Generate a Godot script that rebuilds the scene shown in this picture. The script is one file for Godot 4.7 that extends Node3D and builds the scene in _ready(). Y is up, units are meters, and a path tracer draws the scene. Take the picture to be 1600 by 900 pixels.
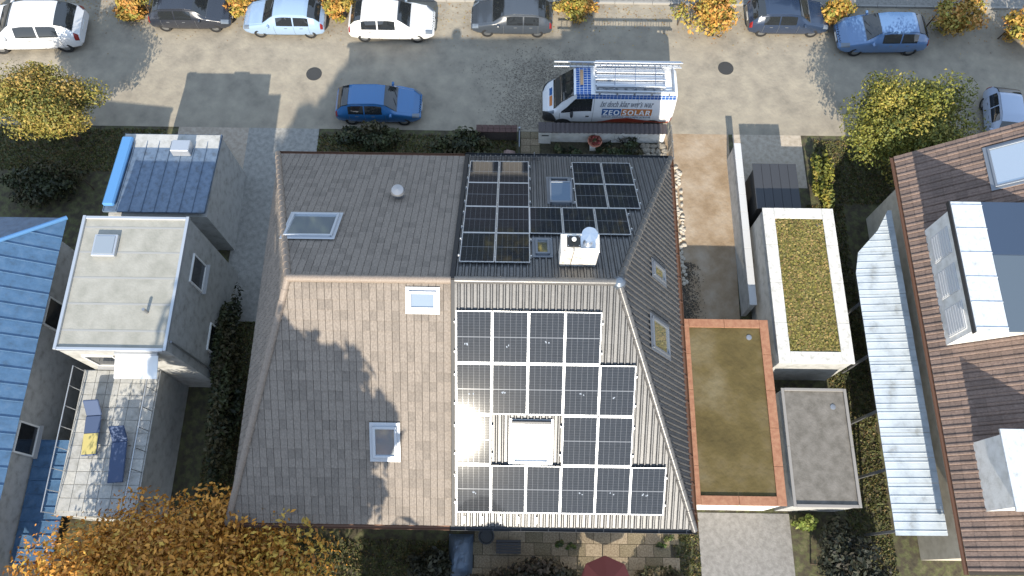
extends Node3D
# A semi-detached house with solar panels, seen from a drone above its back garden.
# World: x to the right of the picture, y up, z towards the back garden (south). Ground is y = 0.

const APEX := 11.0            # height at which the two panel planes would meet over the ridge
const TAPEX := 10.86          # the same for the tiles
const EAVE_Z := 7.1
const HIP_X0 := 5.09          # end of the ridge
const HIP_X1 := 7.97          # eave of the hipped side
var A := deg_to_rad(32.87)    # pitch of the two main slopes
var rng := RandomNumberGenerator.new()
var mats := {}
var counts := {}

# ------------------------------------------------------------------ geometry collector
class Geo:
	var V := PackedVector3Array()
	var N := PackedVector3Array()
	var C := PackedColorArray()
	var U := PackedVector2Array()
	var col := Color(1, 1, 1)
	func tri(a: Vector3, b: Vector3, c: Vector3) -> void:      # counter-clockwise seen from outside
		var n := (b - a).cross(c - a)
		if n.length_squared() < 1e-16: return
		n = n.normalized()
		V.append(a); V.append(c); V.append(b)
		for k in 3: N.append(n); C.append(col)
	func quad(a: Vector3, b: Vector3, c: Vector3, d: Vector3) -> void:
		tri(a, b, c); tri(a, c, d)
	func trin(a: Vector3, b: Vector3, c: Vector3, na: Vector3, nb: Vector3, nc: Vector3) -> void:
		if (b - a).cross(c - a).dot(na + nb + nc) < 0:
			V.append(a); V.append(b); V.append(c); N.append(na); N.append(nb); N.append(nc)
		else:
			V.append(a); V.append(c); V.append(b); N.append(na); N.append(nc); N.append(nb)
		for k in 3: C.append(col)
	func box(c: Vector3, s: Vector3, ch := 0.0, b := Basis.IDENTITY) -> Geo:
		var h := s * 0.5
		ch = minf(ch, minf(h.x, minf(h.y, h.z)) * 0.9)
		var ax := [Vector3.RIGHT, Vector3.UP, Vector3.BACK]
		for i in 3:
			var j := (i + 1) % 3
			var k := (i + 2) % 3
			for sg in [-1.0, 1.0]:
				var o: Vector3 = ax[i] * h[i] * sg
				var p: Vector3 = ax[j] * (h[j] - ch)
				var q: Vector3 = ax[k] * (h[k] - ch)
				if sg > 0: quad(c + b * (o - p - q), c + b * (o + p - q), c + b * (o + p + q), c + b * (o - p + q))
				else: quad(c + b * (o - p - q), c + b * (o - p + q), c + b * (o + p + q), c + b * (o + p - q))
		if ch > 0.0:
			for i in 3:
				var j := (i + 1) % 3
				var k := (i + 2) % 3
				for sj in [-1.0, 1.0]:
					for sk in [-1.0, 1.0]:
						var e: Vector3 = ax[i] * (h[i] - ch)
						var p1: Vector3 = ax[j] * h[j] * sj + ax[k] * (h[k] - ch) * sk
						var p2: Vector3 = ax[j] * (h[j] - ch) * sj + ax[k] * h[k] * sk
						if sj * sk > 0: quad(c + b * (p1 - e), c + b * (p1 + e), c + b * (p2 + e), c + b * (p2 - e))
						else: quad(c + b * (p1 - e), c + b * (p2 - e), c + b * (p2 + e), c + b * (p1 + e))
			for sx in [-1.0, 1.0]:
				for sy in [-1.0, 1.0]:
					for sz in [-1.0, 1.0]:
						var v1 := Vector3(h.x * sx, (h.y - ch) * sy, (h.z - ch) * sz)
						var v2 := Vector3((h.x - ch) * sx, h.y * sy, (h.z - ch) * sz)
						var v3 := Vector3((h.x - ch) * sx, (h.y - ch) * sy, h.z * sz)
						if sx * sy * sz > 0: tri(c + b * v1, c + b * v2, c + b * v3)
						else: tri(c + b * v1, c + b * v3, c + b * v2)
		return self
	func span(a: Vector3, b: Vector3, ch := 0.0) -> Geo:       # box between two corners
		return box((a + b) * 0.5, (b - a).abs(), ch)
	func tube(pts: Array, rad: Array, sides := 8, caps := true) -> Geo:
		var rings := []
		var nrm := []
		var up := Vector3(0.13, 0.97, 0.21)
		for i in pts.size():
			var t: Vector3 = (pts[mini(i + 1, pts.size() - 1)] - pts[maxi(i - 1, 0)]).normalized()
			var s := t.cross(up)
			if s.length() < 0.05: s = t.cross(Vector3.RIGHT)
			s = s.normalized()
			var w := s.cross(t).normalized()
			var ring := []
			var rn := []
			for k in sides:
				var a := TAU * k / sides
				var d: Vector3 = s * cos(a) + w * sin(a)
				ring.append(pts[i] + d * rad[i]); rn.append(d)
			rings.append(ring); nrm.append(rn)
		for i in pts.size() - 1:
			for k in sides:
				var m := (k + 1) % sides
				trin(rings[i][k], rings[i + 1][m], rings[i + 1][k], nrm[i][k], nrm[i + 1][m], nrm[i + 1][k])
				trin(rings[i][k], rings[i][m], rings[i + 1][m], nrm[i][k], nrm[i][m], nrm[i + 1][m])
		if caps:
			for k in range(1, sides - 1):
				tri(rings[0][0], rings[0][k + 1], rings[0][k])
				var r: Array = rings[-1]
				tri(r[0], r[k], r[k + 1])
		return self
	func lathe(prof: Array, c: Vector3, segs := 20, b := Basis.IDENTITY) -> Geo:   # prof of Vector2(radius, height), from the bottom up
		for i in prof.size() - 1:
			var p: Vector2 = prof[i]
			var q: Vector2 = prof[i + 1]
			var d := q - p
			var n2 := Vector2(d.y, -d.x).normalized()
			for k in segs:
				var a0 := TAU * k / segs
				var a1 := TAU * (k + 1) / segs
				var e0 := Vector3(cos(a0), 0, -sin(a0))
				var e1 := Vector3(cos(a1), 0, -sin(a1))
				var up := Vector3.UP
				var n0 := b * (e0 * n2.x + up * n2.y)
				var n1 := b * (e1 * n2.x + up * n2.y)
				var A0 := c + b * (e0 * p.x + up * p.y)
				var A1 := c + b * (e1 * p.x + up * p.y)
				var B0 := c + b * (e0 * q.x + up * q.y)
				var B1 := c + b * (e1 * q.x + up * q.y)
				if p.x > 1e-5: trin(A0, A1, B1, n0, n1, n1)
				if q.x > 1e-5: trin(A0, B1, B0, n0, n1, n0)
		return self
	func prism(poly: PackedVector2Array, y0: float, y1: float) -> Geo:   # poly in (x, z)
		var p := poly
		if not Geometry2D.is_polygon_clockwise(p): p.reverse()
		var idx := Geometry2D.triangulate_polygon(p)
		for i in range(0, idx.size(), 3):
			var a := p[idx[i]]
			var b := p[idx[i + 1]]
			var c := p[idx[i + 2]]
			if (b - a).cross(c - a) > 0:
				var t := b; b = c; c = t
			tri(Vector3(a.x, y1, a.y), Vector3(b.x, y1, b.y), Vector3(c.x, y1, c.y))
			tri(Vector3(a.x, y0, a.y), Vector3(c.x, y0, c.y), Vector3(b.x, y0, b.y))
		for i in p.size():
			var a := p[i]
			var b := p[(i + 1) % p.size()]
			quad(Vector3(a.x, y0, a.y), Vector3(b.x, y0, b.y), Vector3(b.x, y1, b.y), Vector3(a.x, y1, a.y))
		return self
	func add(g: Geo, t: Transform3D, tint := Color(1, 1, 1)) -> Geo:
		var nb := t.basis
		for i in g.V.size():
			V.append(t * g.V[i]); N.append((nb * g.N[i]).normalized()); C.append(g.C[i] * tint)
		return self
	func moved(t: Transform3D) -> Geo:
		var r := Geo.new()
		r.add(self, t); return r
	func mesh() -> ArrayMesh:
		var arr := []
		arr.resize(Mesh.ARRAY_MAX)
		arr[Mesh.ARRAY_VERTEX] = V; arr[Mesh.ARRAY_NORMAL] = N; arr[Mesh.ARRAY_COLOR] = C
		if U.size() == V.size(): arr[Mesh.ARRAY_TEX_UV] = U
		var m := ArrayMesh.new()
		m.add_surface_from_arrays(Mesh.PRIMITIVE_TRIANGLES, arr)
		return m

# ------------------------------------------------------------------ nodes
func numbered(parent: Node, called: String) -> String:
	var key := str(parent.get_instance_id()) + called
	var n: int = counts.get(key, 0)
	counts[key] = n + 1
	return called if n == 0 else "%s_%03d" % [called, n]
func obj(called: String, g, m: Material, parent: Node = self) -> MeshInstance3D:
	var o := MeshInstance3D.new()
	o.mesh = g.mesh() if g is Geo else g
	o.material_override = m
	o.name = numbered(parent, called)
	parent.add_child(o, true)
	return o
func thing(called: String, label: String, category: String, at := Vector3.ZERO, turn := 0.0, group := "") -> Node3D:
	var o := Node3D.new()
	o.name = numbered(self, called)
	add_child(o, true)
	o.position = at; o.rotation.y = turn
	tag(o, label, category, group)
	return o
func tag(o: Node, label: String, category: String, group := "", kind := "") -> Node:
	o.set_meta("label", label); o.set_meta("category", category)
	if group != "": o.set_meta("group", group)
	if kind != "": o.set_meta("kind", kind)
	return o
func struct(called: String, g, m: Material) -> MeshInstance3D:
	var o := obj(called, g, m)
	o.set_meta("kind", "structure")
	return o
func copy(src: Node3D, label: String) -> Node3D:
	var c: Node3D = src.duplicate()
	var base: String = src.name
	c.name = numbered(self, base)
	add_child(c, true)
	c.set_meta("label", label)
	return c

# ------------------------------------------------------------------ materials (colours are linear reflectances)
func lin(r: float, g: float, b: float) -> Color:
	return Color(r, g, b).linear_to_srgb()
func mat(called: String, r: float, g: float, b: float, rough := 0.7, metal := 0.0, spec := 0.5) -> StandardMaterial3D:
	if mats.has(called): return mats[called]
	var m := StandardMaterial3D.new()
	m.albedo_color = lin(r, g, b); m.roughness = rough; m.metallic = metal; m.metallic_specular = spec
	mats[called] = m
	return m
func noise_tex(freq: float, seed_: int, stops: Array, size := 512, oct := 5, normal := false, bump := 4.0, kind := FastNoiseLite.TYPE_SIMPLEX_SMOOTH) -> NoiseTexture2D:
	var n := FastNoiseLite.new()
	n.seed = seed_; n.frequency = freq; n.fractal_octaves = oct; n.noise_type = kind; n.fractal_gain = 0.6
	var t := NoiseTexture2D.new()
	t.width = size; t.height = size; t.seamless = true; t.noise = n
	if normal:
		t.as_normal_map = true; t.bump_strength = bump
	else:
		var gr := Gradient.new()
		gr.offsets = PackedFloat32Array([]); gr.colors = PackedColorArray([])
		var off := PackedFloat32Array()
		var cs := PackedColorArray()
		for s in stops:
			off.append(s[0]); cs.append(lin(s[1], s[2], s[3]))
		gr.offsets = off; gr.colors = cs
		t.color_ramp = gr
	return t
# a surface with two tones of colour and fine grain, mapped in world space; metres = size of one repeat
func grain(called: String, stops: Array, metres: float, rough := 0.9, freq := 0.02, bump := 2.0, vc := false) -> StandardMaterial3D:
	if mats.has(called): return mats[called]
	var m := StandardMaterial3D.new()
	var sd := absi(called.hash()) % 1000
	m.albedo_texture = noise_tex(freq, sd, stops)
	m.roughness = rough
	m.uv1_triplanar = true; m.uv1_world_triplanar = true
	m.uv1_scale = Vector3.ONE / metres
	if bump > 0.0:
		m.normal_enabled = true
		m.normal_texture = noise_tex(0.06, sd + 7, [], 512, 4, true, bump)
		m.normal_scale = 0.6
	m.vertex_color_use_as_albedo = vc
	mats[called] = m
	return m
func leaf_mat(called: String) -> StandardMaterial3D:
	if mats.has(called): return mats[called]
	var m := StandardMaterial3D.new()
	m.vertex_color_use_as_albedo = true
	m.roughness = 0.65
	m.cull_mode = BaseMaterial3D.CULL_DISABLED
	m.backlight_enabled = true; m.backlight = Color(0.25, 0.22, 0.05)
	mats[called] = m
	return m

func _ready() -> void:
	rng.seed = 20241
	# camera
	var cam := Camera3D.new()
	cam.name = "camera"
	add_child(cam)
	cam.position = Vector3(1.791, 22.576 + APEX, 8.774)
	cam.rotation_order = EULER_ORDER_YXZ
	cam.rotation = Vector3(-1.2121, 0.0045, 0.0103)
	cam.fov = 40.65
	cam.near = 0.1; cam.far = 3000.0
	cam.current = true
	# sky
	var sky := ProceduralSkyMaterial.new()
	sky.sky_top_color = lin(0.27, 0.36, 0.50)
	sky.sky_horizon_color = lin(0.68, 0.71, 0.75)
	sky.sky_curve = 0.14
	sky.ground_bottom_color = lin(0.12, 0.11, 0.10)
	sky.ground_horizon_color = lin(0.35, 0.38, 0.40)
	sky.sun_angle_max = 34.0
	sky.sun_curve = 0.09
	var s := Sky.new()
	s.sky_material = sky
	var env := Environment.new()
	env.background_mode = Environment.BG_SKY
	env.sky = s
	env.background_energy_multiplier = 1.6
	env.tonemap_mode = Environment.TONE_MAPPER_LINEAR
	env.tonemap_exposure = 1.55
	env.sdfgi_enabled = true; env.ssao_enabled = true; env.ssil_enabled = true
	var we := WorldEnvironment.new()
	we.name = "world_environment"
	we.environment = env
	add_child(we)
	# sun: 31.5 degrees high, 4.5 degrees west of the back garden's direction
	var sun := DirectionalLight3D.new()
	sun.name = "sun"
	add_child(sun)
	sun.rotation = Vector3(deg_to_rad(-31.5), deg_to_rad(-4.5), 0)
	sun.light_energy = 1.6
	sun.light_color = Color(1.0, 0.96, 0.89)
	sun.light_angular_distance = 0.5
	sun.shadow_enabled = true

	ground_and_street()
	main_house()
	twin_house()
	solar_panels()
	chimney()
	roof_windows()
	front_garden()
	side_and_back()
	left_neighbours()
	right_neighbours()
	van()
	cars()
	vegetation()
	across_the_street()

# ------------------------------------------------------------------ ground and street
func rect(x0: float, z0: float, x1: float, z1: float, y: float) -> Geo:
	var g := Geo.new()
	g.quad(Vector3(x0, y, z1), Vector3(x1, y, z1), Vector3(x1, y, z0), Vector3(x0, y, z0))
	return g
func flat(pts: Array, y: float) -> Geo:
	var p := PackedVector2Array()
	for q in pts: p.append(Vector2(q[0], q[1]))
	var g := Geo.new()
	var idx := Geometry2D.triangulate_polygon(p)
	for i in range(0, idx.size(), 3):
		var a := p[idx[i]]
		var b := p[idx[i + 1]]
		var c := p[idx[i + 2]]
		if (b - a).cross(c - a) > 0:
			var t := b; b = c; c = t
		g.tri(Vector3(a.x, y, a.y), Vector3(b.x, y, b.y), Vector3(c.x, y, c.y))
	return g
func ground_and_street() -> void:
	struct("ground", rect(-600, -600, 600, 600, -0.02), grain("soil", [[0.0, 0.035, 0.03, 0.02], [0.45, 0.07, 0.06, 0.035], [0.6, 0.08, 0.085, 0.035], [1.0, 0.14, 0.12, 0.07]], 5.0))
	var asph := grain("asphalt", [[0.0, 0.201, 0.179, 0.142], [0.35, 0.260, 0.228, 0.180], [0.6, 0.292, 0.257, 0.201], [1.0, 0.350, 0.306, 0.234]], 9.0, 0.9, 0.012, 1.2)
	struct("road", rect(-90, -20.1, 90, -12.15, 0.0), asph)
	# far pavement with a kerb
	struct("pavement", Geo.new().span(Vector3(-90, -0.1, -22.4), Vector3(90, 0.11, -20.24)), grain("paving", [[0.0, 0.16, 0.155, 0.145], [0.5, 0.24, 0.23, 0.21], [1.0, 0.3, 0.29, 0.27]], 2.0))
	var kerb := struct("kerb", Geo.new().span(Vector3(-90, -0.1, -20.235), Vector3(-34, 0.12, -20.1), 0.015), mat("kerb", 0.3, 0.29, 0.27, 0.9))
	for i in 68:
		obj("kerb_stone", Geo.new().span(Vector3(-34 + i, -0.1, -20.235), Vector3(-33.012 + i, 0.12, -20.1), 0.015), mats["kerb"], kerb)
	# a darker patch of asphalt beside the van with ragged edges, and two covers
	var pq := []
	for k in 60:
		var a := TAU * k / 60.0
		var rr := 1.0 + 0.12 * sin(a * 7.0 + 1.0) + rng.randf_range(-0.07, 0.07)
		pq.append([6.9 + cos(a) * 2.1 * rr, -15.9 + sin(a) * 0.42 * rr])
	struct("dark_road_patch", flat(pq, 0.004), grain("asphalt_patch", [[0.0, 0.09, 0.09, 0.088], [0.5, 0.135, 0.132, 0.128], [1.0, 0.2, 0.195, 0.185]], 2.0))
	for k in 2:
		var mc := thing("manhole_cover", ["iron manhole cover in the road beside the shaded blue car", "iron manhole cover in the sunlit road past the van's tail"][k], "cover", Vector3([-8.6, 12.6][k], 0.0, [-15.4, -16.1][k]), 0.0, "covers in the road")
		obj("ring", Geo.new().lathe([Vector2(0.4, 0.0), Vector2(0.4, 0.012), Vector2(0.33, 0.012), Vector2(0.33, 0.004)], Vector3.ZERO, 28), mat("cast_iron", 0.07, 0.068, 0.065, 0.6, 0.5), mc)
		obj("lid", Geo.new().lathe([Vector2(0.325, 0.003), Vector2(0.325, 0.01), Vector2(0.001, 0.01)], Vector3.ZERO, 28), mats["cast_iron"], mc)
	# sandy drive along the hipped side of the house, stone-paved beside the twin
	var sand := grain("sand", [[0.0, 0.219, 0.152, 0.091], [0.4, 0.286, 0.212, 0.140], [0.65, 0.328, 0.255, 0.182], [1.0, 0.379, 0.311, 0.237]], 9.0, 0.95, 0.012, 1.5)
	struct("sandy_drive", flat([[9.2, -12.15], [12.4, -12.15], [12.1, -1.6], [8.2, -1.6], [8.2, -10.0]], 0.004), sand)
	var conc := grain("concrete", [[0.0, 0.19, 0.185, 0.17], [0.5, 0.27, 0.26, 0.24], [1.0, 0.34, 0.33, 0.3]], 3.0)
	struct("driveway", flat([[-11.5, -12.15], [-8.0, -12.15], [-8.0, -2.0], [-11.5, -2.0]], 0.004), conc)
	struct("forecourt", flat([[-15.0, -12.15], [-11.5, -12.15], [-11.5, -9.7], [-15.0, -9.7]], 0.004), grain("pale_court", [[0.0, 0.28, 0.23, 0.18], [0.5, 0.36, 0.30, 0.24], [1.0, 0.44, 0.38, 0.31]], 3.0))
	struct("driveway", flat([[12.6, -12.15], [16.0, -12.15], [16.0, -9.2], [12.6, -9.2]], 0.004), grain("pale_drive", [[0.0, 0.30, 0.25, 0.19], [0.5, 0.40, 0.34, 0.27], [1.0, 0.48, 0.42, 0.34]], 3.0))
	struct("side_court", flat([[9.6, 6.05], [13.4, 6.05], [13.4, 14.0], [9.6, 14.0]], 0.006), grain("pale_concrete", [[0.0, 0.158, 0.148, 0.137], [0.5, 0.216, 0.205, 0.191], [1.0, 0.274, 0.259, 0.245]], 3.0))
	# paving slabs of the patio below the back eave
	var patio := struct("patio", rect(-0.1, 6.4, 8.6, 9.2, 0.0), mat("patio_bed", 0.05, 0.042, 0.03, 0.95))
	var sm := [grain("slab_a", [[0.0, 0.135, 0.101, 0.065], [0.5, 0.230, 0.182, 0.124], [1.0, 0.324, 0.270, 0.189]], 0.9), grain("slab_b", [[0.0, 0.162, 0.121, 0.078], [0.5, 0.270, 0.216, 0.150], [1.0, 0.351, 0.290, 0.208]], 1.1), grain("slab_c", [[0.0, 0.081, 0.068, 0.039], [0.5, 0.176, 0.142, 0.091], [1.0, 0.270, 0.223, 0.156]], 0.8)]
	for i in 12:
		for j in 5:
			var off := 0.35 if j % 2 == 1 else 0.0
			var x0 := 0.0 + i * 0.7 + off
			var g := Geo.new().box(Vector3(x0 + 0.345, 0.012 + rng.randf() * 0.008, 6.6 + j * 0.5), Vector3(0.685, 0.05, 0.485), 0.008, Basis(Vector3.RIGHT, rng.randf_range(-0.006, 0.006)))
			obj("paving_slab", g, sm[rng.randi() % 3], patio)
	# dead leaves and grit round the van
	var lg := Geo.new()
	for i in 6000:
		var x: float
		var z: float
		if rng.randf() < 0.55:
			x = 3.4 + rng.randfn(0, 1.6); z = -15.6 + rng.randfn(0, 0.65)
		else:
			x = 2.2 + rng.randfn(0, 0.8); z = -13.2 + rng.randfn(0, 1.0)
		if z > -12.25 or z < -19.9: continue
		var r := rng.randf_range(0.012, 0.04)
		var a := rng.randf() * TAU
		var k := rng.randf_range(0.45, 1.1)
		lg.col = Color(0.19, 0.16, 0.125) * k
		var d1 := Vector3(cos(a), rng.randf_range(-0.1, 0.25), sin(a)) * r
		var d2 := Vector3(-sin(a), rng.randf_range(-0.1, 0.25), cos(a)) * r * 0.6
		var c := Vector3(x, 0.016, z)
		lg.quad(c - d1, c + d2, c + d1, c - d2)
	for i in 2600:
		var a := rng.randf() * TAU
		var r := rng.randf_range(0.02, 0.05)
		var c := Vector3(rng.randf_range(-26.0, 30.0), 0.014, -20.0 + absf(rng.randfn(0, 1.1)))
		lg.col = [Color(0.38, 0.2, 0.05), Color(0.3, 0.16, 0.05), Color(0.2, 0.12, 0.05), Color(0.4, 0.28, 0.07)][rng.randi() % 4] * rng.randf_range(0.6, 1.1)
		lg.quad(c - Vector3(cos(a), -0.1, sin(a)) * r, c + Vector3(-sin(a), 0.2, cos(a)) * r * 0.6, c + Vector3(cos(a), 0.2, sin(a)) * r, c - Vector3(-sin(a), 0.0, cos(a)) * r * 0.6)
	tag(obj("leaf_litter", lg, leaf_mat("litter")), "scattered dead leaves and grit on the street round the van and kerb", "leaf litter", "", "stuff")

# ------------------------------------------------------------------ roofs
func slope(o: Vector3, ev: Vector3, en: Vector3) -> Transform3D:   # local x across, y out of the roof, z down the slope
	return Transform3D(Basis(en.cross(ev), en, ev), o)
func front_t(apex: float) -> Transform3D:
	return slope(Vector3(0, apex, 0), Vector3(0, -sin(A), cos(A)), Vector3(0, cos(A), sin(A)))
func rear_t(apex: float) -> Transform3D:
	return slope(Vector3(0, apex, 0), Vector3(0, -sin(A), -cos(A)), Vector3(0, cos(A), -sin(A)))
func tile_geo(w: float, e: float, tone: float, kind: String) -> Geo:
	var g := Geo.new()
	g.col = Color(tone, tone, tone)
	var xs := []
	if kind == "roll":      # a broad flat pan, then a narrow steep-sided roll
		for q in [[0.0, 0.0], [0.44, 0.001], [0.54, -0.013], [0.595, 0.03], [0.66, 0.041], [0.80, 0.041], [0.865, 0.03], [0.93, -0.013], [1.0, 0.0]]: xs.append([q[0] * w, q[1], 0.0])
	else:
		xs = [[0.004, -0.004, 0.0], [0.012, 0.006, 0.0], [w * 0.5, 0.008, 0.0], [w - 0.012, 0.006, 0.0], [w - 0.004, -0.004, 0.0]]
	for k in xs.size():
		var a: Array = xs[maxi(k - 1, 0)]
		var b: Array = xs[mini(k + 1, xs.size() - 1)]
		xs[k][2] = (b[1] - a[1]) / (b[0] - a[0])
	var u := -0.07
	var drop := -0.014 if kind == "roll" else -0.034
	for k in xs.size() - 1:
		var a: Array = xs[k]
		var b: Array = xs[k + 1]
		var A0 := Vector3(a[0], a[1] + drop * 1.2, u)
		var B0 := Vector3(b[0], b[1] + drop * 1.2, u)
		var A1 := Vector3(a[0], a[1], e)
		var B1 := Vector3(b[0], b[1], e)
		var na := Vector3(-a[2], 1, -0.07).normalized()
		var nb := Vector3(-b[2], 1, -0.07).normalized()
		na = Vector3(-(b[1] - a[1]) / (b[0] - a[0]), 1, -0.07).normalized(); nb = na
		g.trin(A0, A1, B1, na, na, nb); g.trin(A0, B1, B0, na, nb, nb)
		var th := Vector3(0, -0.032, -0.01)
		g.quad(A1 + th, B1 + th, B1, A1)
	return g
func clip_geo(g: Geo, lines: Array, off: Vector3) -> Geo:   # keeps a * x + b * v <= c, in slope coordinates
	var r := Geo.new()
	r.col = g.C[0]
	for i in range(0, g.V.size(), 3):
		var poly := [[g.V[i] + off, g.N[i]], [g.V[i + 1] + off, g.N[i + 1]], [g.V[i + 2] + off, g.N[i + 2]]]
		for l in lines:
			var out := []
			for k in poly.size():
				var p: Array = poly[k]
				var q: Array = poly[(k + 1) % poly.size()]
				var dp: float = l[0] * p[0].x + l[1] * p[0].z - l[2]
				var dq: float = l[0] * q[0].x + l[1] * q[0].z - l[2]
				if dp <= 0: out.append(p)
				if (dp < 0 and dq > 0) or (dp > 0 and dq < 0):
					var t := dp / (dp - dq)
					out.append([p[0].lerp(q[0], t), p[1].lerp(q[1], t)])
			poly = out
			if poly.size() < 3: break
		for k in range(1, poly.size() - 1):
			r.trin(poly[0][0], poly[k + 1][0], poly[k][0], poly[0][1], poly[k + 1][1], poly[k][1])
	return r
# lays tiles over part of a slope; returns [visible tiles as [transform or null, Geo, variant, key], joined rest]
func lay_tiles(t: Transform3D, w: float, e: float, rows: int, x0: float, cols: int, lines: Array, variants: Array, covered: Array, shows: bool, rest: Geo, picked: Array, key0: float) -> void:
	for r in rows:
		for c in cols:
			var x := x0 + c * w
			var v := r * e
			var inside := true
			var outside := false
			for l in lines:
				var n_in := 0
				for cx in [x, x + w]:
					for cv in [v, v + e]:
						if l[0] * cx + l[1] * cv <= l[2] + 1e-4: n_in += 1
				if n_in < 4: inside = false
				if n_in == 0: outside = true
			if outside: continue
			var k := rng.randi() % variants.size()
			var g: Geo = variants[k]
			var local := Transform3D(Basis.IDENTITY, Vector3(x, rng.randf_range(-0.003, 0.003), v + rng.randf_range(-0.005, 0.005)))
			var hid := not shows
			for q in covered:
				if x >= q[0] - 0.02 and x + w <= q[1] + 0.02 and v >= q[2] - 0.02 and v + e <= q[3] + 0.02: hid = true
			var cut: Geo = null
			if not inside:
				cut = clip_geo(g, lines, local.origin)
				if cut.V.size() == 0: continue
			if hid:
				rest.add(g if inside else cut, t * local if inside else t)
			else:
				picked.append([t * local if inside else t, null if inside else cut, k, key0 + v])
func set_tiles(parent: Node, variants: Array, m: Material, picked: Array, rest: Geo, most := 300) -> void:
	picked.sort_custom(func(a, b): return a[3] < b[3])
	var meshes := []
	for g in variants: meshes.append(g.mesh())
	for i in picked.size():
		var p: Array = picked[i]
		if i < most:
			var o := obj("roof_tile", meshes[p[2]] if p[1] == null else p[1], m, parent)
			o.transform = p[0]
		else:
			rest.add(variants[p[2]] if p[1] == null else p[1], p[0])
	var o := obj("roof_tiling", rest, m, parent)
	o.set_meta("kind", "stuff")
func slab_poly(g: Geo, t: Transform3D, pts: Array, top: float, thick: float) -> void:   # a flat board lying on a slope
	var n := pts.size()
	for i in range(1, n - 1):
		var a := t * Vector3(pts[0][0], top, pts[0][1])
		var b := t * Vector3(pts[i][0], top, pts[i][1])
		var c := t * Vector3(pts[i + 1][0], top, pts[i + 1][1])
		var d := t.basis.y * thick
		g.tri(a, b, c); g.tri(a - d, c - d, b - d)
	for i in n:
		var a := t * Vector3(pts[i][0], top, pts[i][1])
		var b := t * Vector3(pts[(i + 1) % n][0], top, pts[(i + 1) % n][1])
		var d := t.basis.y * thick
		g.quad(a, a - d, b - d, b)
func cap_row(parent: Node, called: String, a: Vector3, b: Vector3, up: Vector3, r: float, n: int, m: Material) -> void:
	var dir := (b - a).normalized()
	var side := dir.cross(up).normalized()
	var top := side.cross(dir).normalized()
	var step := (b - a).length() / n
	for i in n:
		var g := Geo.new()
		var p := a + dir * step * i
		var q := a + dir * (step * (i + 1) + 0.035)
		var segs := 10
		var r0 := r * 0.94
		var r1 := r * 1.06
		for k in segs:
			var a0 := PI * (k / float(segs) * 1.16 - 0.08)
			var a1 := PI * ((k + 1) / float(segs) * 1.16 - 0.08)
			var e0 := side * cos(a0) + top * sin(a0)
			var e1 := side * cos(a1) + top * sin(a1)
			g.trin(p + e0 * r0, p + e1 * r0, q + e1 * r1, e0, e1, e1)
			g.trin(p + e0 * r0, q + e1 * r1, q + e0 * r1, e0, e1, e0)
			g.quad(q + e0 * r1, q + e1 * r1, q + e1 * (r1 - 0.022), q + e0 * (r1 - 0.022))
		obj(called, g, m, parent)
func trough(g: Geo, a: Vector3, b: Vector3, r: float) -> void:   # an open half-round gutter
	var dir := (b - a).normalized()
	var side := dir.cross(Vector3.UP).normalized()
	var segs := 10
	for k in segs:
		var a0 := PI + PI * k / segs
		var a1 := PI + PI * (k + 1) / segs
		for rr in [r, r - 0.006]:
			var p0: Vector3 = side * cos(a0) * rr + Vector3.UP * sin(a0) * rr
			var p1: Vector3 = side * cos(a1) * rr + Vector3.UP * sin(a1) * rr
			g.quad(a + p0, a + p1, b + p1, b + p0)
	g.tube([a + side * r, b + side * r], [0.009, 0.009], 6)
	g.tube([a - side * r, b - side * r], [0.009, 0.009], 6)
func wall_window(parent: Node, c: Vector3, w: float, h: float, n: Vector3) -> void:   # a window set on an outside wall
	var b := Basis(Vector3.UP.cross(n), Vector3.UP, n)
	var g := Geo.new()
	for s in [-1.0, 1.0]:
		g.box(c + b * Vector3(s * (w * 0.5 - 0.035), 0, 0.0), Vector3(0.07, h, 0.09), 0.006, b)
		g.box(c + b * Vector3(0, s * (h * 0.5 - 0.035), 0.0), Vector3(w - 0.142, 0.07, 0.088), 0.006, b)
	var f := obj("window", g, mat("window_white", 0.75, 0.75, 0.73, 0.4), parent)
	obj("pane", Geo.new().box(c, Vector3(w - 0.1, h - 0.1, 0.02), 0, b), mat("dark_pane", 0.015, 0.017, 0.02, 0.05, 0.0, 0.7), f)
	obj("sill", Geo.new().box(c + b * Vector3(0, -h * 0.5 - 0.025, 0.08), Vector3(w + 0.1, 0.04, 0.2), 0.005, b), mat("sill", 0.35, 0.35, 0.35, 0.5), f)

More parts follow.
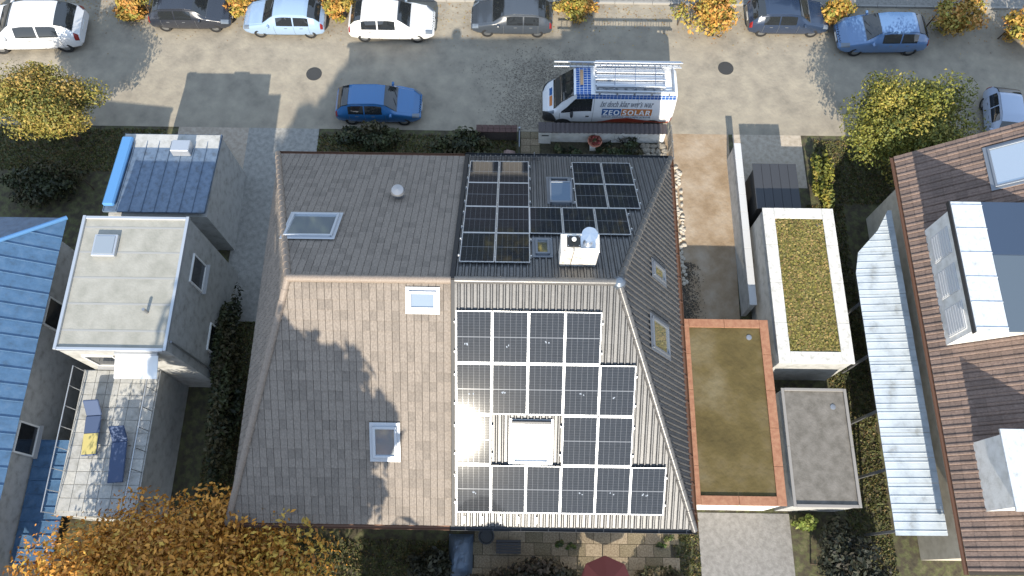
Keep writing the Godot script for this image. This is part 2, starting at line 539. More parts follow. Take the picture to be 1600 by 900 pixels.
var front_panels := []     # [x0, v0, label] of every panel on the two slopes
var rear_panels := []
const TW := 0.204
const PW := 1.134
const PH := 1.722
const PX := 1.154
const PV := 1.742
func panel_lists() -> void:
	var ordn := ["first", "second", "third", "fourth", "fifth", "sixth"]
	var rows := [[0, 1, 2, 3], [0, 1, 2, 3, 4], [0, 3, 4], [0, 1, 2, 3, 4, 5]]
	var rn := ["row just below the ridge tiles", "second row below the ridge", "row split by the white skylight", "lowest row above the gutter"]
	for j in 4:
		for n in rows[j].size():
			var i: int = rows[j][n]
			front_panels.append([i * PX, 1.039 + j * PV, "%s solar panel from party wall, %s, sunlit slope" % [ordn[n], rn[j]]])
	var rr := ["row along the street gutter", "second row from the street gutter", "long row above the chimney", "row nearest the ridge"]
	for j in 4:
		for i in ([0, 1, 2, 3, 4] if j == 2 else [0, 1]):
			rear_panels.append([0.037 + i * PX - (0.02 if i > 1 else 0.0), 0.913 + (3 - j) * PV, "%s black solar panel from party wall, %s, shaded slope" % [ordn[i], rr[j]]])
	for j in 2:
		for i in 2:
			rear_panels.append([4.007 + i * PX, 0.913 + (3 - j) * PV, "black solar panel in separate block of four, %s, %s" % [["street side", "chimney side"][j], ["beside the open skylight", "beside the hip"][i]]])

func main_house() -> void:
	panel_lists()
	var h := thing("detached_house_half", "white house half with grey tiled hipped roof covered in solar panels", "house", Vector3.ZERO)
	var lf := EAVE_Z / cos(A)
	var eave_y := TAPEX - EAVE_Z * tan(A)
	var white := grain("render_white", [[0.0, 0.632, 0.621, 0.575], [0.5, 0.782, 0.770, 0.736], [1.0, 0.862, 0.857, 0.828]], 3.0, 0.9, 0.01, 1.0)
	# walls: a pentagonal core under the roof boards
	var w := Geo.new()
	var wy := eave_y + 0.25
	w.span(Vector3(0.0, 0.0, -6.55), Vector3(7.45, wy, 6.55))
	obj("wall", w, white, h)
	var gb := Geo.new()   # the party gable up to the ridge
	var gz := 6.5
	var ga := [Vector3(0, wy + 0.001, -gz), Vector3(0, wy + 0.001, gz), Vector3(0, TAPEX - 0.25, 0)]
	gb.tri(ga[0], ga[1], ga[2]); gb.tri(ga[0] + Vector3(0.2, 0, 0), ga[2] + Vector3(0.2, 0, 0), ga[1] + Vector3(0.2, 0, 0))
	obj("party_gable", gb, white, h)
	for x in [1.4, 3.7, 6.0]:
		wall_window(h, Vector3(x, 4.3, 6.57), 1.1, 1.3, Vector3.BACK)
		wall_window(h, Vector3(x, 4.3, -6.57), 1.1, 1.3, Vector3.FORWARD)
	wall_window(h, Vector3(5.2, 1.5, 6.57), 2.2, 1.6, Vector3.BACK)
	wall_window(h, Vector3(5.2, 1.6, -6.57), 1.4, 1.3, Vector3.FORWARD)
	wall_window(h, Vector3(7.47, 4.3, -2.0), 1.1, 1.3, Vector3.RIGHT)
	wall_window(h, Vector3(7.47, 4.3, 2.5), 1.1, 1.3, Vector3.RIGHT)
	var door := obj("door", Geo.new().box(Vector3(2.5, 1.15, -6.58), Vector3(1.0, 2.1, 0.09), 0.01), mat("door_brown", 0.12, 0.05, 0.03, 0.5), h)
	obj("handle", Geo.new().tube([Vector3(2.12, 1.1, -6.66), Vector3(2.25, 1.1, -6.66)], [0.012, 0.012], 8), mat("steel", 0.6, 0.6, 0.6, 0.3, 1.0), door)
	# roof boards
	var b := Geo.new()
	var ft := front_t(TAPEX)
	var rt := rear_t(TAPEX)
	var run := HIP_X1 - HIP_X0
	var drop := EAVE_Z * tan(A)
	var lh := sqrt(run * run + drop * drop)
	var ht := slope(Vector3(HIP_X0, TAPEX, 0), Vector3(run, -drop, 0) / lh, Vector3(drop, run, 0) / lh)
	slab_poly(b, ft, [[-0.06, 0.0], [-0.06, lf - 0.02], [HIP_X1, lf - 0.02], [HIP_X0, 0.0]], -0.045, 0.1)
	slab_poly(b, rt, [[-HIP_X0, 0.0], [-HIP_X1, lf - 0.02], [0.06, lf - 0.02], [0.06, 0.0]], -0.045, 0.1)
	slab_poly(b, ht, [[0.0, 0.0], [-EAVE_Z, lh - 0.02], [EAVE_Z, lh - 0.02]], -0.045, 0.1)
	obj("roof_boards", b, mat("boards", 0.06, 0.05, 0.04, 0.9), h)
	# tiles
	var tm := grain("tile_grey", [[0.0, 0.05, 0.049, 0.049], [0.4, 0.076, 0.075, 0.075], [0.62, 0.088, 0.086, 0.085], [1.0, 0.12, 0.115, 0.11]], 1.6, 0.43, 0.03, 0.6, true)
	tm.metallic_specular = 0.75
	var e := lf / 25.0
	var variants := []
	for k in 5: variants.append(tile_geo(TW, e, 0.8 + 0.1 * k, "roll"))
	var cov_f := []
	for p in front_panels: cov_f.append([p[0] - 0.02, p[0] + PX, p[1] - 0.03, p[1] + PV])
	cov_f.append([1.8, 3.1, 4.7, 6.1])
	var cov_r := []
	for p in rear_panels: cov_r.append([-(p[0] + PX), -p[0] + 0.02, p[1] - 0.03, p[1] + PV])
	var rest := Geo.new()
	var picked := []
	var kf := run / lf
	lay_tiles(ft, TW, e, 25, -0.06, 40, [[1.0, -kf, HIP_X0 - 0.02]], variants, cov_f, true, rest, picked, 0.0)
	lay_tiles(rt, TW, e, 25, 0.06 - 40 * TW, 40, [[-1.0, -kf, HIP_X0 - 0.02]], variants, cov_r, true, rest, picked, 20.0)
	var eh := lh / 15.0
	var vh := []
	for k in 5: vh.append(tile_geo(TW, eh, 0.86 + 0.07 * k, "roll"))
	lay_tiles(ht, TW, eh, 15, -7.2, 71, [[1.0, -EAVE_Z / lh, -0.02], [-1.0, -EAVE_Z / lh, -0.02]], vh, [], false, rest, [], 40.0)
	set_tiles(h, variants, tm, picked, rest)
	# ridge and hips
	var cap := grain("cap_grey", [[0.0, 0.08, 0.077, 0.074], [0.5, 0.115, 0.11, 0.105], [1.0, 0.15, 0.145, 0.14]], 0.9, 0.3, 0.03, 1.0)
	cap_row(h, "ridge_tile", Vector3(-0.05, TAPEX - 0.015, 0), Vector3(HIP_X0 - 0.02, TAPEX - 0.015, 0), Vector3.UP, 0.125, 13, cap)
	var hu := Vector3(0.5, 1, 0)
	cap_row(h, "hip_tile", Vector3(HIP_X1 + 0.05, eave_y - 0.06, EAVE_Z + 0.05), Vector3(HIP_X0, TAPEX - 0.02, 0), Vector3(0.45, 1, 0.45), 0.115, 23, cap)
	cap_row(h, "hip_tile", Vector3(HIP_X1 + 0.05, eave_y - 0.06, -EAVE_Z - 0.05), Vector3(HIP_X0, TAPEX - 0.02, 0), Vector3(0.45, 1, -0.45), 0.115, 23, cap)
	var lead := Geo.new().lathe([Vector2(0.23, -0.12), Vector2(0.19, 0.04), Vector2(0.1, 0.13), Vector2(0.001, 0.15)], Vector3(HIP_X0 + 0.02, TAPEX + 0.0, 0), 14)
	obj("hip_junction_cap", lead, mat("lead", 0.16, 0.19, 0.23, 0.4, 0.6), h)
	# gutters
	var gm := mat("gutter_dark", 0.035, 0.037, 0.042, 0.45, 0.2)
	for sz in [1.0, -1.0]:
		var g := Geo.new()
		trough(g, Vector3(-0.2, eave_y - 0.05, sz * (EAVE_Z + 0.06)), Vector3(HIP_X1 + 0.12, eave_y - 0.05, sz * (EAVE_Z + 0.06)), 0.09)
		g.span(Vector3(-0.15, eave_y - 0.2, sz * (EAVE_Z - 0.06)), Vector3(HIP_X1, eave_y - 0.02, sz * (EAVE_Z - 0.035)))
		for k in 9:
			g.box(Vector3(0.3 + k * 0.93, eave_y - 0.045, sz * (EAVE_Z + 0.06)), Vector3(0.03, 0.012, 0.19))
		obj("gutter", g, gm, h)
	var g2 := Geo.new()
	trough(g2, Vector3(HIP_X1 + 0.08, eave_y - 0.05, EAVE_Z + 0.1), Vector3(HIP_X1 + 0.08, eave_y - 0.05, -EAVE_Z - 0.1), 0.08)
	for k in 15:
		g2.box(Vector3(HIP_X1 + 0.08, eave_y - 0.045, -6.7 + k * 0.95), Vector3(0.17, 0.012, 0.03))
	obj("gutter", g2, mat("gutter_copper", 0.16, 0.085, 0.055, 0.5, 0.5), h)
	var dp := Geo.new()
	dp.tube([Vector3(7.6, 0.05, 6.75), Vector3(7.6, eave_y - 0.7, 6.75), Vector3(7.8, eave_y - 0.3, 7.05), Vector3(7.8, eave_y - 0.14, 7.16)], [0.045, 0.045, 0.045, 0.045], 10)
	obj("downpipe", dp, mat("zinc", 0.3, 0.31, 0.33, 0.45, 0.7), h)
	var dp2 := Geo.new()
	dp2.tube([Vector3(7.6, 0.05, -6.75), Vector3(7.6, eave_y - 0.7, -6.75), Vector3(7.9, eave_y - 0.3, -7.05), Vector3(7.9, eave_y - 0.14, -7.16)], [0.045, 0.045, 0.045, 0.045], 10)
	obj("downpipe", dp2, mats["zinc"], h)
	# dark lead strip over the party line
	var fl := Geo.new()
	slab_poly(fl, ft, [[-0.16, 0.0], [-0.16, lf + 0.02], [-0.055, lf + 0.02], [-0.055, 0.0]], 0.03, 0.09)
	slab_poly(fl, rt, [[0.055, 0.0], [0.055, lf + 0.02], [0.2, lf + 0.02], [0.2, 0.0]], 0.05, 0.11)
	obj("verge_flashing", fl, mat("flashing", 0.03, 0.031, 0.034, 0.55, 0.3), h)
	# five bright hooks under the lowest panels
	for i in 5:
		var hk := Geo.new()
		var x := 0.28 + i * 0.6
		hk.box(ft * Vector3(x, 0.07, 8.17), Vector3(0.05, 0.012, 0.2), 0.003, ft.basis)
		hk.box(ft * Vector3(x, 0.095, 8.27), Vector3(0.06, 0.05, 0.012), 0.003, ft.basis)
		obj("roof_hook", hk, mat("alu", 0.72, 0.73, 0.75, 0.32, 1.0), h)
	# snow grating above the street gutter
	var sg := Geo.new()
	for i in 46: sg.box(rt * Vector3(-0.05 - i * 0.06, 0.13, 8.02), Vector3(0.012, 0.17, 0.012), 0, rt.basis)
	for y in [0.07, 0.14, 0.21]: sg.box(rt * Vector3(-1.4, y, 8.02), Vector3(2.75, 0.012, 0.012), 0, rt.basis)
	obj("snow_guard", sg, gm, h)
	obj("vent_pipe", Geo.new().tube([rt * Vector3(-2.55, 0.0, 8.28), rt * Vector3(-2.55, 0.28, 8.28)], [0.02, 0.02], 8), mats["zinc"], h)

func twin_house() -> void:
	var h := thing("attached_house_half", "neighbouring house half with brown tiled roof and pale render", "house", Vector3.ZERO)
	var ap := TAPEX - 0.06
	var x1 := -5.3
	var x2 := -7.7
	var lf := EAVE_Z / cos(A)
	var eave_y := ap - EAVE_Z * tan(A)
	var run := x1 - x2
	var drop := EAVE_Z * tan(A)
	var lh := sqrt(run * run + drop * drop)
	obj("wall", Geo.new().span(Vector3(-7.2, 0, -6.5), Vector3(-0.02, eave_y + 0.2, 6.5)), grain("render_cream", [[0.0, 0.42, 0.37, 0.29], [0.5, 0.52, 0.47, 0.38], [1.0, 0.6, 0.55, 0.46]], 3.0, 0.9, 0.01, 1.0), h)
	for x in [-1.6, -3.9, -6.0]:
		wall_window(h, Vector3(x, 4.3, 6.52), 1.1, 1.3, Vector3.BACK)
		wall_window(h, Vector3(x, 4.3, -6.52), 1.1, 1.3, Vector3.FORWARD)
	wall_window(h, Vector3(-7.22, 4.3, 1.0), 1.1, 1.3, Vector3.LEFT)
	var ft := front_t(ap)
	var rt := rear_t(ap)
	var ht := slope(Vector3(x1, ap, 0), Vector3(-run, -drop, 0) / lh, Vector3(-drop, run, 0) / lh)
	var b := Geo.new()
	slab_poly(b, ft, [[x1, 0.0], [x2, lf - 0.02], [-0.17, lf - 0.02], [-0.17, 0.0]], -0.045, 0.1)
	slab_poly(b, rt, [[0.21, 0.0], [0.21, lf - 0.02], [-x2, lf - 0.02], [-x1, 0.0]], -0.045, 0.1)
	slab_poly(b, ht, [[0.0, 0.0], [-EAVE_Z, lh - 0.02], [EAVE_Z, lh - 0.02]], -0.045, 0.1)
	obj("roof_boards", b, mats["boards"], h)
	var tm := grain("tile_brown", [[0.0, 0.136, 0.112, 0.092], [0.4, 0.208, 0.174, 0.144], [0.6, 0.240, 0.202, 0.168], [1.0, 0.320, 0.272, 0.226]], 1.3, 0.75, 0.03, 2.0, true)
	var e := lf / 25.0
	var vs := []
	for k in 5: vs.append(tile_geo(0.235, e, 0.81 + 0.09 * k, "flat"))
	var rest := Geo.new()
	var picked := []
	var kf := run / lf
	lay_tiles(ft, 0.235, e, 25, -0.17 - 33 * 0.235, 33, [[-1.0, -kf, -x1 - 0.02]], vs, [], true, rest, picked, 0.0)
	for p in picked: p[3] = -p[0].origin.x if p[1] == null else 9.0
	lay_tiles(rt, 0.235, e, 25, 0.21, 33, [[1.0, -kf, -x1 - 0.02]], vs, [], false, rest, [], 0.0)
	var vh := []
	for k in 5: vh.append(tile_geo(0.235, lh / 15.0, 0.81 + 0.09 * k, "flat"))
	lay_tiles(ht, 0.235, lh / 15.0, 15, -7.2, 62, [[1.0, -EAVE_Z / lh, -0.02], [-1.0, -EAVE_Z / lh, -0.02]], vh, [], false, rest, [], 0.0)
	set_tiles(h, vs, tm, picked, rest)
	var cap := grain("cap_brown", [[0.0, 0.17, 0.13, 0.105], [0.5, 0.25, 0.2, 0.16], [1.0, 0.33, 0.27, 0.22]], 0.9, 0.6, 0.03, 1.0)
	cap_row(h, "ridge_tile", Vector3(-0.17, ap, 0), Vector3(x1 + 0.02, ap, 0), Vector3.UP, 0.125, 13, cap)
	cap_row(h, "hip_tile", Vector3(x2 - 0.05, eave_y - 0.05, EAVE_Z + 0.05), Vector3(x1, ap - 0.02, 0), Vector3(-0.45, 1, 0.45), 0.115, 22, cap)
	cap_row(h, "hip_tile", Vector3(x2 - 0.05, eave_y - 0.05, -EAVE_Z - 0.05), Vector3(x1, ap - 0.02, 0), Vector3(-0.45, 1, -0.45), 0.115, 22, cap)
	for sz in [1.0, -1.0]:
		var g := Geo.new()
		trough(g, Vector3(x2 - 0.12, eave_y - 0.05, sz * (EAVE_Z + 0.06)), Vector3(-0.24, eave_y - 0.05, sz * (EAVE_Z + 0.06)), 0.08)
		obj("gutter", g, mats["gutter_copper"], h)
	# roof windows, a vent, a small light plate by the ridge
	roof_window(h, rt, 4.35, 6.0, 2.3, 3.75, "window_pale", 0.1, "sky_pane")
	roof_window(h, ft, -2.75, -1.95, 4.9, 6.0, "window_pale", 0.1, "sky_pane")
	roof_window(h, ft, -1.5, -0.62, 0.35, 0.95, "window_pale", 0.1, "sky_pane")
	obj("vent_cowl", Geo.new().lathe([Vector2(0.2, -0.1), Vector2(0.17, 0.35), Vector2(0.26, 0.38), Vector2(0.22, 0.5), Vector2(0.001, 0.56)], rt * Vector3(2.45, 0, 5.2), 16), mats["zinc"], h)

# a roof window as a part of its house: frame, pane, apron
func roof_window(h: Node, t: Transform3D, x0: float, x1: float, v0: float, v1: float, fm: String, up: float, pane_m: String) -> MeshInstance3D:
	mat("window_pale", 0.5, 0.52, 0.55, 0.4, 0.3)
	mat("window_zinc", 0.2, 0.22, 0.25, 0.42, 0.5)
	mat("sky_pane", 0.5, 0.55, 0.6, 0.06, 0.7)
	mat("coated_pane", 0.62, 0.62, 0.58, 0.04, 0.9)
	var f := Geo.new()
	var bw := 0.085
	for x in [x0 + bw * 0.5, x1 - bw * 0.5]:
		f.box(t * Vector3(x, up * 0.5, (v0 + v1) * 0.5), Vector3(bw, up + 0.06, v1 - v0), 0.012, t.basis)
	for v in [v0 + bw * 0.5, v1 - bw * 0.5]:
		f.box(t * Vector3((x0 + x1) * 0.5, up * 0.5 + 0.003, v), Vector3(x1 - x0 - 0.004, up + 0.06, bw), 0.012, t.basis)
	var w := obj("roof_window", f, mats[fm], h)
	obj("pane", Geo.new().box(t * Vector3((x0 + x1) * 0.5, up * 0.6, (v0 + v1) * 0.5), Vector3(x1 - x0 - 0.12, 0.02, v1 - v0 - 0.12), 0, t.basis), mats[pane_m], w)
	var ap := Geo.new()
	ap.box(t * Vector3((x0 + x1) * 0.5, 0.045, v1 + 0.07), Vector3(x1 - x0 + 0.2, 0.012, 0.16), 0.003, t.basis)
	ap.box(t * Vector3((x0 + x1) * 0.5, 0.045, v0 - 0.06), Vector3(x1 - x0 + 0.2, 0.012, 0.13), 0.003, t.basis)
	for x in [x0 - 0.05, x1 + 0.05]:
		ap.box(t * Vector3(x, 0.047, (v0 + v1) * 0.5), Vector3(0.1, 0.012, v1 - v0), 0.003, t.basis)
	obj("flashing", ap, mats[fm], w)
	return w

# ------------------------------------------------------------------ solar panels
func solar_panels() -> void:
	var alu := mat("frame_alu", 0.78, 0.79, 0.8, 0.4, 0.85)
	var fr := Geo.new()
	var fw := 0.02
	for s in [-1.0, 1.0]:
		fr.box(Vector3(s * (PW - fw) * 0.5, -0.0175, 0), Vector3(fw, 0.035, PH), 0.002)
		fr.box(Vector3(0, -0.0176, s * (PH - fw) * 0.5), Vector3(PW - fw * 2 - 0.001, 0.035, fw), 0.002)
	var fmesh := fr.mesh()
	var bs := Geo.new().box(Vector3(0, -0.012, 0), Vector3(PW - fw * 2 - 0.002, 0.014, PH - fw * 2 - 0.002)).mesh()
	var cg := Geo.new()
	var cw := (PW - 2 * fw - 0.03) / 6.0
	var hh := (PH - 2 * fw - 0.04 - 0.022) * 0.5
	var chh := hh / 9.0
	for i in 6:
		for half in 2:
			for j in 9:
				var x0 := -3 * cw + i * cw + 0.003
				var x1 := x0 + cw - 0.006
				var z0 := (0.011 if half == 1 else -0.011 - hh) + j * chh + 0.0015
				var z1 := z0 + chh - 0.003
				var y := -0.0035
				cg.col = Color.WHITE * (0.85 + 0.3 * rng.randf())
				cg.quad(Vector3(x0, y, z1), Vector3(x1, y, z1), Vector3(x1, y, z0), Vector3(x0, y, z0))
	var cmesh := cg.mesh()
	var cell := mat("solar_cell", 0.014, 0.018, 0.025, 0.5, 0.0, 0.19)
	cell.vertex_color_use_as_albedo = true
	for m in [cell]:
		m.clearcoat_enabled = true; m.clearcoat = 1.0; m.clearcoat_roughness = 0.042
	var back := mat("solar_back", 0.21, 0.22, 0.24, 0.07, 0.0, 0.5)
	var ft := front_t(APEX)
	var rt := rear_t(APEX)
	var mark_mat := mat("mark_pale", 0.3, 0.34, 0.4, 0.7)
	for side in 2:
		for p in (front_panels if side == 0 else rear_panels):
			var n := thing("solar_panel", p[2], "solar panel", Vector3.ZERO, 0.0, "solar panels on the sunlit slope" if side == 0 else "solar panels on the shaded street slope")
			var cx: float = p[0] + PW * 0.5
			var t: Transform3D = (ft if side == 0 else rt) * Transform3D(Basis(Vector3.RIGHT, deg_to_rad(1.35) if side == 0 else 0.0), Vector3(cx if side == 0 else -cx, 0, p[1] + PH * 0.5))
			n.transform = t
			obj("frame", fmesh, alu, n)
			obj("backsheet", bs, back, n)
			obj("cells", cmesh, cell, n)
			if side == 0 and rng.randf() < 0.8:
				var sg := Geo.new()  # a few small pale blue-grey blobs laid over the cells
				var sx := rng.randf_range(-0.25, 0.2)
				var sz := rng.randf_range(0.08, 0.32)
				for k in 2 + rng.randi() % 3:
					var c := Vector3(sx + rng.randf_range(-0.1, 0.1), -0.002, sz + rng.randf_range(-0.03, 0.05))
					var m := 8
					var ps := []
					for q in m:
						var a := TAU * q / m
						var r := rng.randf_range(0.01, 0.032)
						ps.append(c + Vector3(cos(a) * r, 0, -sin(a) * r * 1.2))
					for q in m: sg.tri(c, ps[q], ps[(q + 1) % m])
				obj("pale_mark", sg, mark_mat, n)
	# mounting rails with clamps at their ends, two under every run of panels
	var runs := [[0, 0.0, 4, 0], [0, 0.0, 5, 1], [0, 0.0, 1, 2], [0, 3 * PX, 2, 2], [0, 0.0, 6, 3], [1, 0.037, 2, 0], [1, 0.037, 2, 1], [1, 0.037, 5, 2], [1, 0.037, 2, 3], [1, 4.007, 2, 0], [1, 4.007, 2, 1]]
	var places := ["top panel row of the sunlit slope", "second panel row of the sunlit slope", "lone panel left of the white skylight", "two panels beside the white skylight", "lowest panel row of the sunlit slope", "panel pair along the street gutter", "second panel pair from the street gutter", "long panel row above the chimney", "panel pair nearest the ridge", "street-side pair of the block of four", "chimney-side pair of the block of four"]
	for q in runs.size():
		var r: Array = runs[q]
		for k in 2:
			var n := thing("mounting_rail", "%s aluminium rail under the %s" % [["upper", "lower"][k], places[q]], "rail", Vector3.ZERO, 0.0, "rails under the solar panels")
			var t: Transform3D = ft if r[0] == 0 else rt
			var j: int = r[3]
			var v: float = (1.039 + j * PV if r[0] == 0 else 0.913 + (3 - j) * PV) + (0.38 if k == 0 else 1.36)
			var x0: float = r[1] - 0.07
			var x1: float = r[1] + r[2] * PX + 0.05
			if r[0] == 1:
				var tmp := -x0
				x0 = -x1; x1 = tmp
			obj("rail", Geo.new().box(t * Vector3((x0 + x1) * 0.5, -0.073, v), Vector3(x1 - x0, 0.04, 0.04), 0.003, t.basis), alu, n)
			for x in [x0 + 0.035, x1 - 0.035]:
				obj("end_clamp", Geo.new().box(t * Vector3(x, -0.021, v), Vector3(0.05, 0.062, 0.06), 0.006, t.basis), alu, n)

# ------------------------------------------------------------------ chimney
func chimney() -> void:
	var c := thing("chimney", "square whitewashed chimney with dark top stains beside the ridge", "chimney", Vector3(3.84, 9.7, -0.99))
	var pl := grain("chimney_render", [[0.0, 0.34, 0.29, 0.24], [0.28, 0.56, 0.52, 0.47], [0.45, 0.68, 0.66, 0.62], [1.0, 0.76, 0.75, 0.72]], 2.0, 0.9, 0.01, 2.0)
	obj("stack", Geo.new().span(Vector3(-0.585, 0, -0.285), Vector3(0.585, 1.85, 0.3), 0.02), pl, c)
	obj("head", Geo.new().span(Vector3(-0.6, 1.852, -0.3), Vector3(0.6, 1.9, 0.315), 0.015), pl, c)
	obj("base_flashing", Geo.new().span(Vector3(-0.64, -0.1, -0.35), Vector3(0.64, 0.5, 0.345), 0.01), mats["flashing"], c)
	var ds := thing("chimney_vent", "black square vent plate with white ball on the chimney", "vent", Vector3(3.64, 11.6, -1.02))
	obj("plate", Geo.new().span(Vector3(-0.21, 0.0, -0.19), Vector3(0.21, 0.035, 0.19), 0.008), mat("black_plate", 0.02, 0.022, 0.024, 0.5, 0.3), ds)
	for sx in [-1, 1]:
		for sz in [-1, 1]:
			obj("bolt", Geo.new().lathe([Vector2(0.016, 0.03), Vector2(0.016, 0.05), Vector2(0.001, 0.055)], Vector3(sx * 0.17, 0, sz * 0.15), 8), mats["steel"], ds)
	var prof := []
	for k in 9:
		var a := -PI / 2 + PI * k / 8.0
		prof.append(Vector2(maxf(0.075 * cos(a), 0.0005), 0.16 + 0.075 * sin(a)))
	obj("ball", Geo.new().lathe(prof, Vector3(0, 0, -0.02), 16), mat("white_plastic", 0.8, 0.8, 0.8, 0.35), ds)
	obj("stem", Geo.new().tube([Vector3(0, 0.03, -0.02), Vector3(0, 0.1, -0.02)], [0.03, 0.03], 10), mats["black_plate"], ds)
	obj("cable", Geo.new().tube([Vector3(0.0, 0.04, 0.15), Vector3(0.0, 0.035, 0.32), Vector3(0.0, 0.0, 0.345), Vector3(-0.03, -0.8, 0.345), Vector3(-0.05, -1.45, 0.36)], [0.012, 0.012, 0.012, 0.012, 0.012], 6), mat("cable_brown", 0.12, 0.1, 0.08, 0.7), ds)
	var f := thing("flue_pipe", "stainless steel flue pipe with round rain cap on the chimney", "flue", Vector3(4.08, 11.6, -1.0))
	var ss := mat("stainless", 0.66, 0.69, 0.73, 0.3, 1.0)
	obj("base_plate", Geo.new().span(Vector3(-0.235, 0.0, -0.22), Vector3(0.235, 0.012, 0.22), 0.003), ss, f)
	obj("pipe", Geo.new().lathe([Vector2(0.16, 0.012), Vector2(0.1, 0.1), Vector2(0.095, 0.42), Vector2(0.08, 0.42), Vector2(0.08, 0.1)], Vector3.ZERO, 24), ss, f)
	for k in 3:
		var a := TAU * k / 3.0 + 0.4
		obj("cap_leg", Geo.new().box(Vector3(cos(a) * 0.1, 0.5, sin(a) * 0.1), Vector3(0.02, 0.26, 0.006), 0, Basis(Vector3.UP, -a + PI / 2)), ss, f)
	var cap := Geo.new()
	for k in 8:     # a cap folded from eight shallow facets
		var a0 := TAU * k / 8.0 + 0.2
		var segs := 5
		for q in segs:
			var b0 := a0 + TAU / 8.0 * q / segs
			var b1 := a0 + TAU / 8.0 * (q + 1) / segs
			var e0 := Vector3(cos(b0), 0, -sin(b0)) * 0.245
			var e1 := Vector3(cos(b1), 0, -sin(b1)) * 0.245
			var l0 := absf(q / float(segs) - 0.5) * 0.03
			var l1 := absf((q + 1) / float(segs) - 0.5) * 0.03
			cap.tri(Vector3(0, 0.69, 0), e0 + Vector3(0, 0.6 + l0, 0), e1 + Vector3(0, 0.6 + l1, 0))
			cap.tri(Vector3(0, 0.675, 0), e1 + Vector3(0, 0.59 + l1, 0), e0 + Vector3(0, 0.59 + l0, 0))
	obj("rain_cap", cap, ss, f)

# ------------------------------------------------------------------ roof windows of the house
func roof_windows() -> void:
	var h: Node = get_node("detached_house_half")
	var ft := front_t(TAPEX)
	var rt := rear_t(TAPEX)
	mat("window_light", 0.62, 0.63, 0.64, 0.35, 0.6)
	# large one on the sunlit slope with a white blind drawn under the glass
	var w: MeshInstance3D
	var clear := mat("clear_pane", 0.9, 0.93, 0.95, 0.03)
	clear.transparency = BaseMaterial3D.TRANSPARENCY_ALPHA
	clear.albedo_color.a = 0.08
	w = roof_window(h, ft, 1.83, 3.07, 4.72, 6.12, "window_light", 0.12, "clear_pane")
	w.set_meta("label", "large roof window with drawn white blind")
	obj("blind", Geo.new().box(ft * Vector3(2.45, 0.045, 5.42), Vector3(1.08, 0.01, 1.24), 0, ft.basis), mat("blind_white", 0.85, 0.85, 0.85, 0.8), w)
	obj("top_cover", Geo.new().box(ft * Vector3(2.45, 0.1, 4.68), Vector3(1.3, 0.1, 0.11), 0.02, ft.basis), mats["gutter_dark"], w)
	# small one by the chimney
	roof_window(h, rt, -2.98, -2.5, 1.36, 2.26, "window_zinc", 0.1, "coated_pane")
	# two on the hip
	var run := HIP_X1 - HIP_X0
	var drop := EAVE_Z * tan(A)
	var lh := sqrt(run * run + drop * drop)
	var ht := slope(Vector3(HIP_X0, TAPEX, 0), Vector3(run, -drop, 0) / lh, Vector3(drop, run, 0) / lh)
	roof_window(h, ht, 1.22, 1.74, 2.9, 3.95, "window_zinc", 0.08, "coated_pane")
	roof_window(h, ht, -1.5, -0.4, 2.5, 3.95, "window_zinc", 0.08, "coated_pane")
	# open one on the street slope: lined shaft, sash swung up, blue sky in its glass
	var x0 := -3.86
	var x1 := -3.08
	var f := Geo.new()
	for x in [x0 + 0.04, x1 - 0.04]:
		f.box(rt * Vector3(x, 0.06, 5.58), Vector3(0.08, 0.16, 1.86), 0.01, rt.basis)
	for v in [4.69, 6.47]:
		f.box(rt * Vector3((x0 + x1) * 0.5, 0.062, v), Vector3(x1 - x0 - 0.004, 0.16, 0.08), 0.01, rt.basis)
	var ow := obj("roof_window", f, mats["window_zinc"], h)
	ow.set_meta("label", "open roof window with sash swung up")
	var lining := Geo.new()
	lining.box(rt * Vector3((x0 + x1) * 0.5, 0.07, 6.03), Vector3(0.5, 0.015, 0.62), 0, rt.basis)
	obj("lining", lining, mat("pine", 0.42, 0.26, 0.15, 0.6), ow)
	obj("curtain", Geo.new().box(rt * Vector3(-3.27, 0.085, 6.03), Vector3(0.1, 0.012, 0.56), 0, rt.basis), mat("curtain", 0.42, 0.32, 0.08, 0.9), ow)
	obj("wall_stripe", Geo.new().box(rt * Vector3(-3.36, 0.087, 6.03), Vector3(0.08, 0.012, 0.56), 0, rt.basis), mat("white_cloth", 0.75, 0.73, 0.7, 0.9), ow)
	var sb := rt.basis * Basis(Vector3.RIGHT, deg_to_rad(-24.0))
	var sc := rt * Vector3((x0 + x1) * 0.5, 0.28, 5.15)
	var sash := obj("sash", Geo.new().box(sc + sb * Vector3(0, 0, -0.44), Vector3(0.74, 0.05, 0.07), 0.008, sb).box(sc + sb * Vector3(0, 0, 0.44), Vector3(0.74, 0.05, 0.07), 0.008, sb).box(sc + sb * Vector3(-0.37, 0, 0), Vector3(0.06, 0.05, 0.95), 0.008, sb).box(sc + sb * Vector3(0.37, 0, 0), Vector3(0.06, 0.05, 0.95), 0.008, sb), mats["window_zinc"], ow)
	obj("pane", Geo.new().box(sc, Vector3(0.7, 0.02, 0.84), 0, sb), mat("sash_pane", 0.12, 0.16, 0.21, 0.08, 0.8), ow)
	var apr := Geo.new()
	apr.box(rt * Vector3((x0 + x1) * 0.5, 0.045, 6.6), Vector3(0.98, 0.012, 0.18), 0.003, rt.basis)
	for x in [x0 - 0.05, x1 + 0.05]: apr.box(rt * Vector3(x, 0.047, 5.6), Vector3(0.1, 0.012, 1.85), 0.003, rt.basis)
	obj("flashing", apr, mats["window_zinc"], ow)

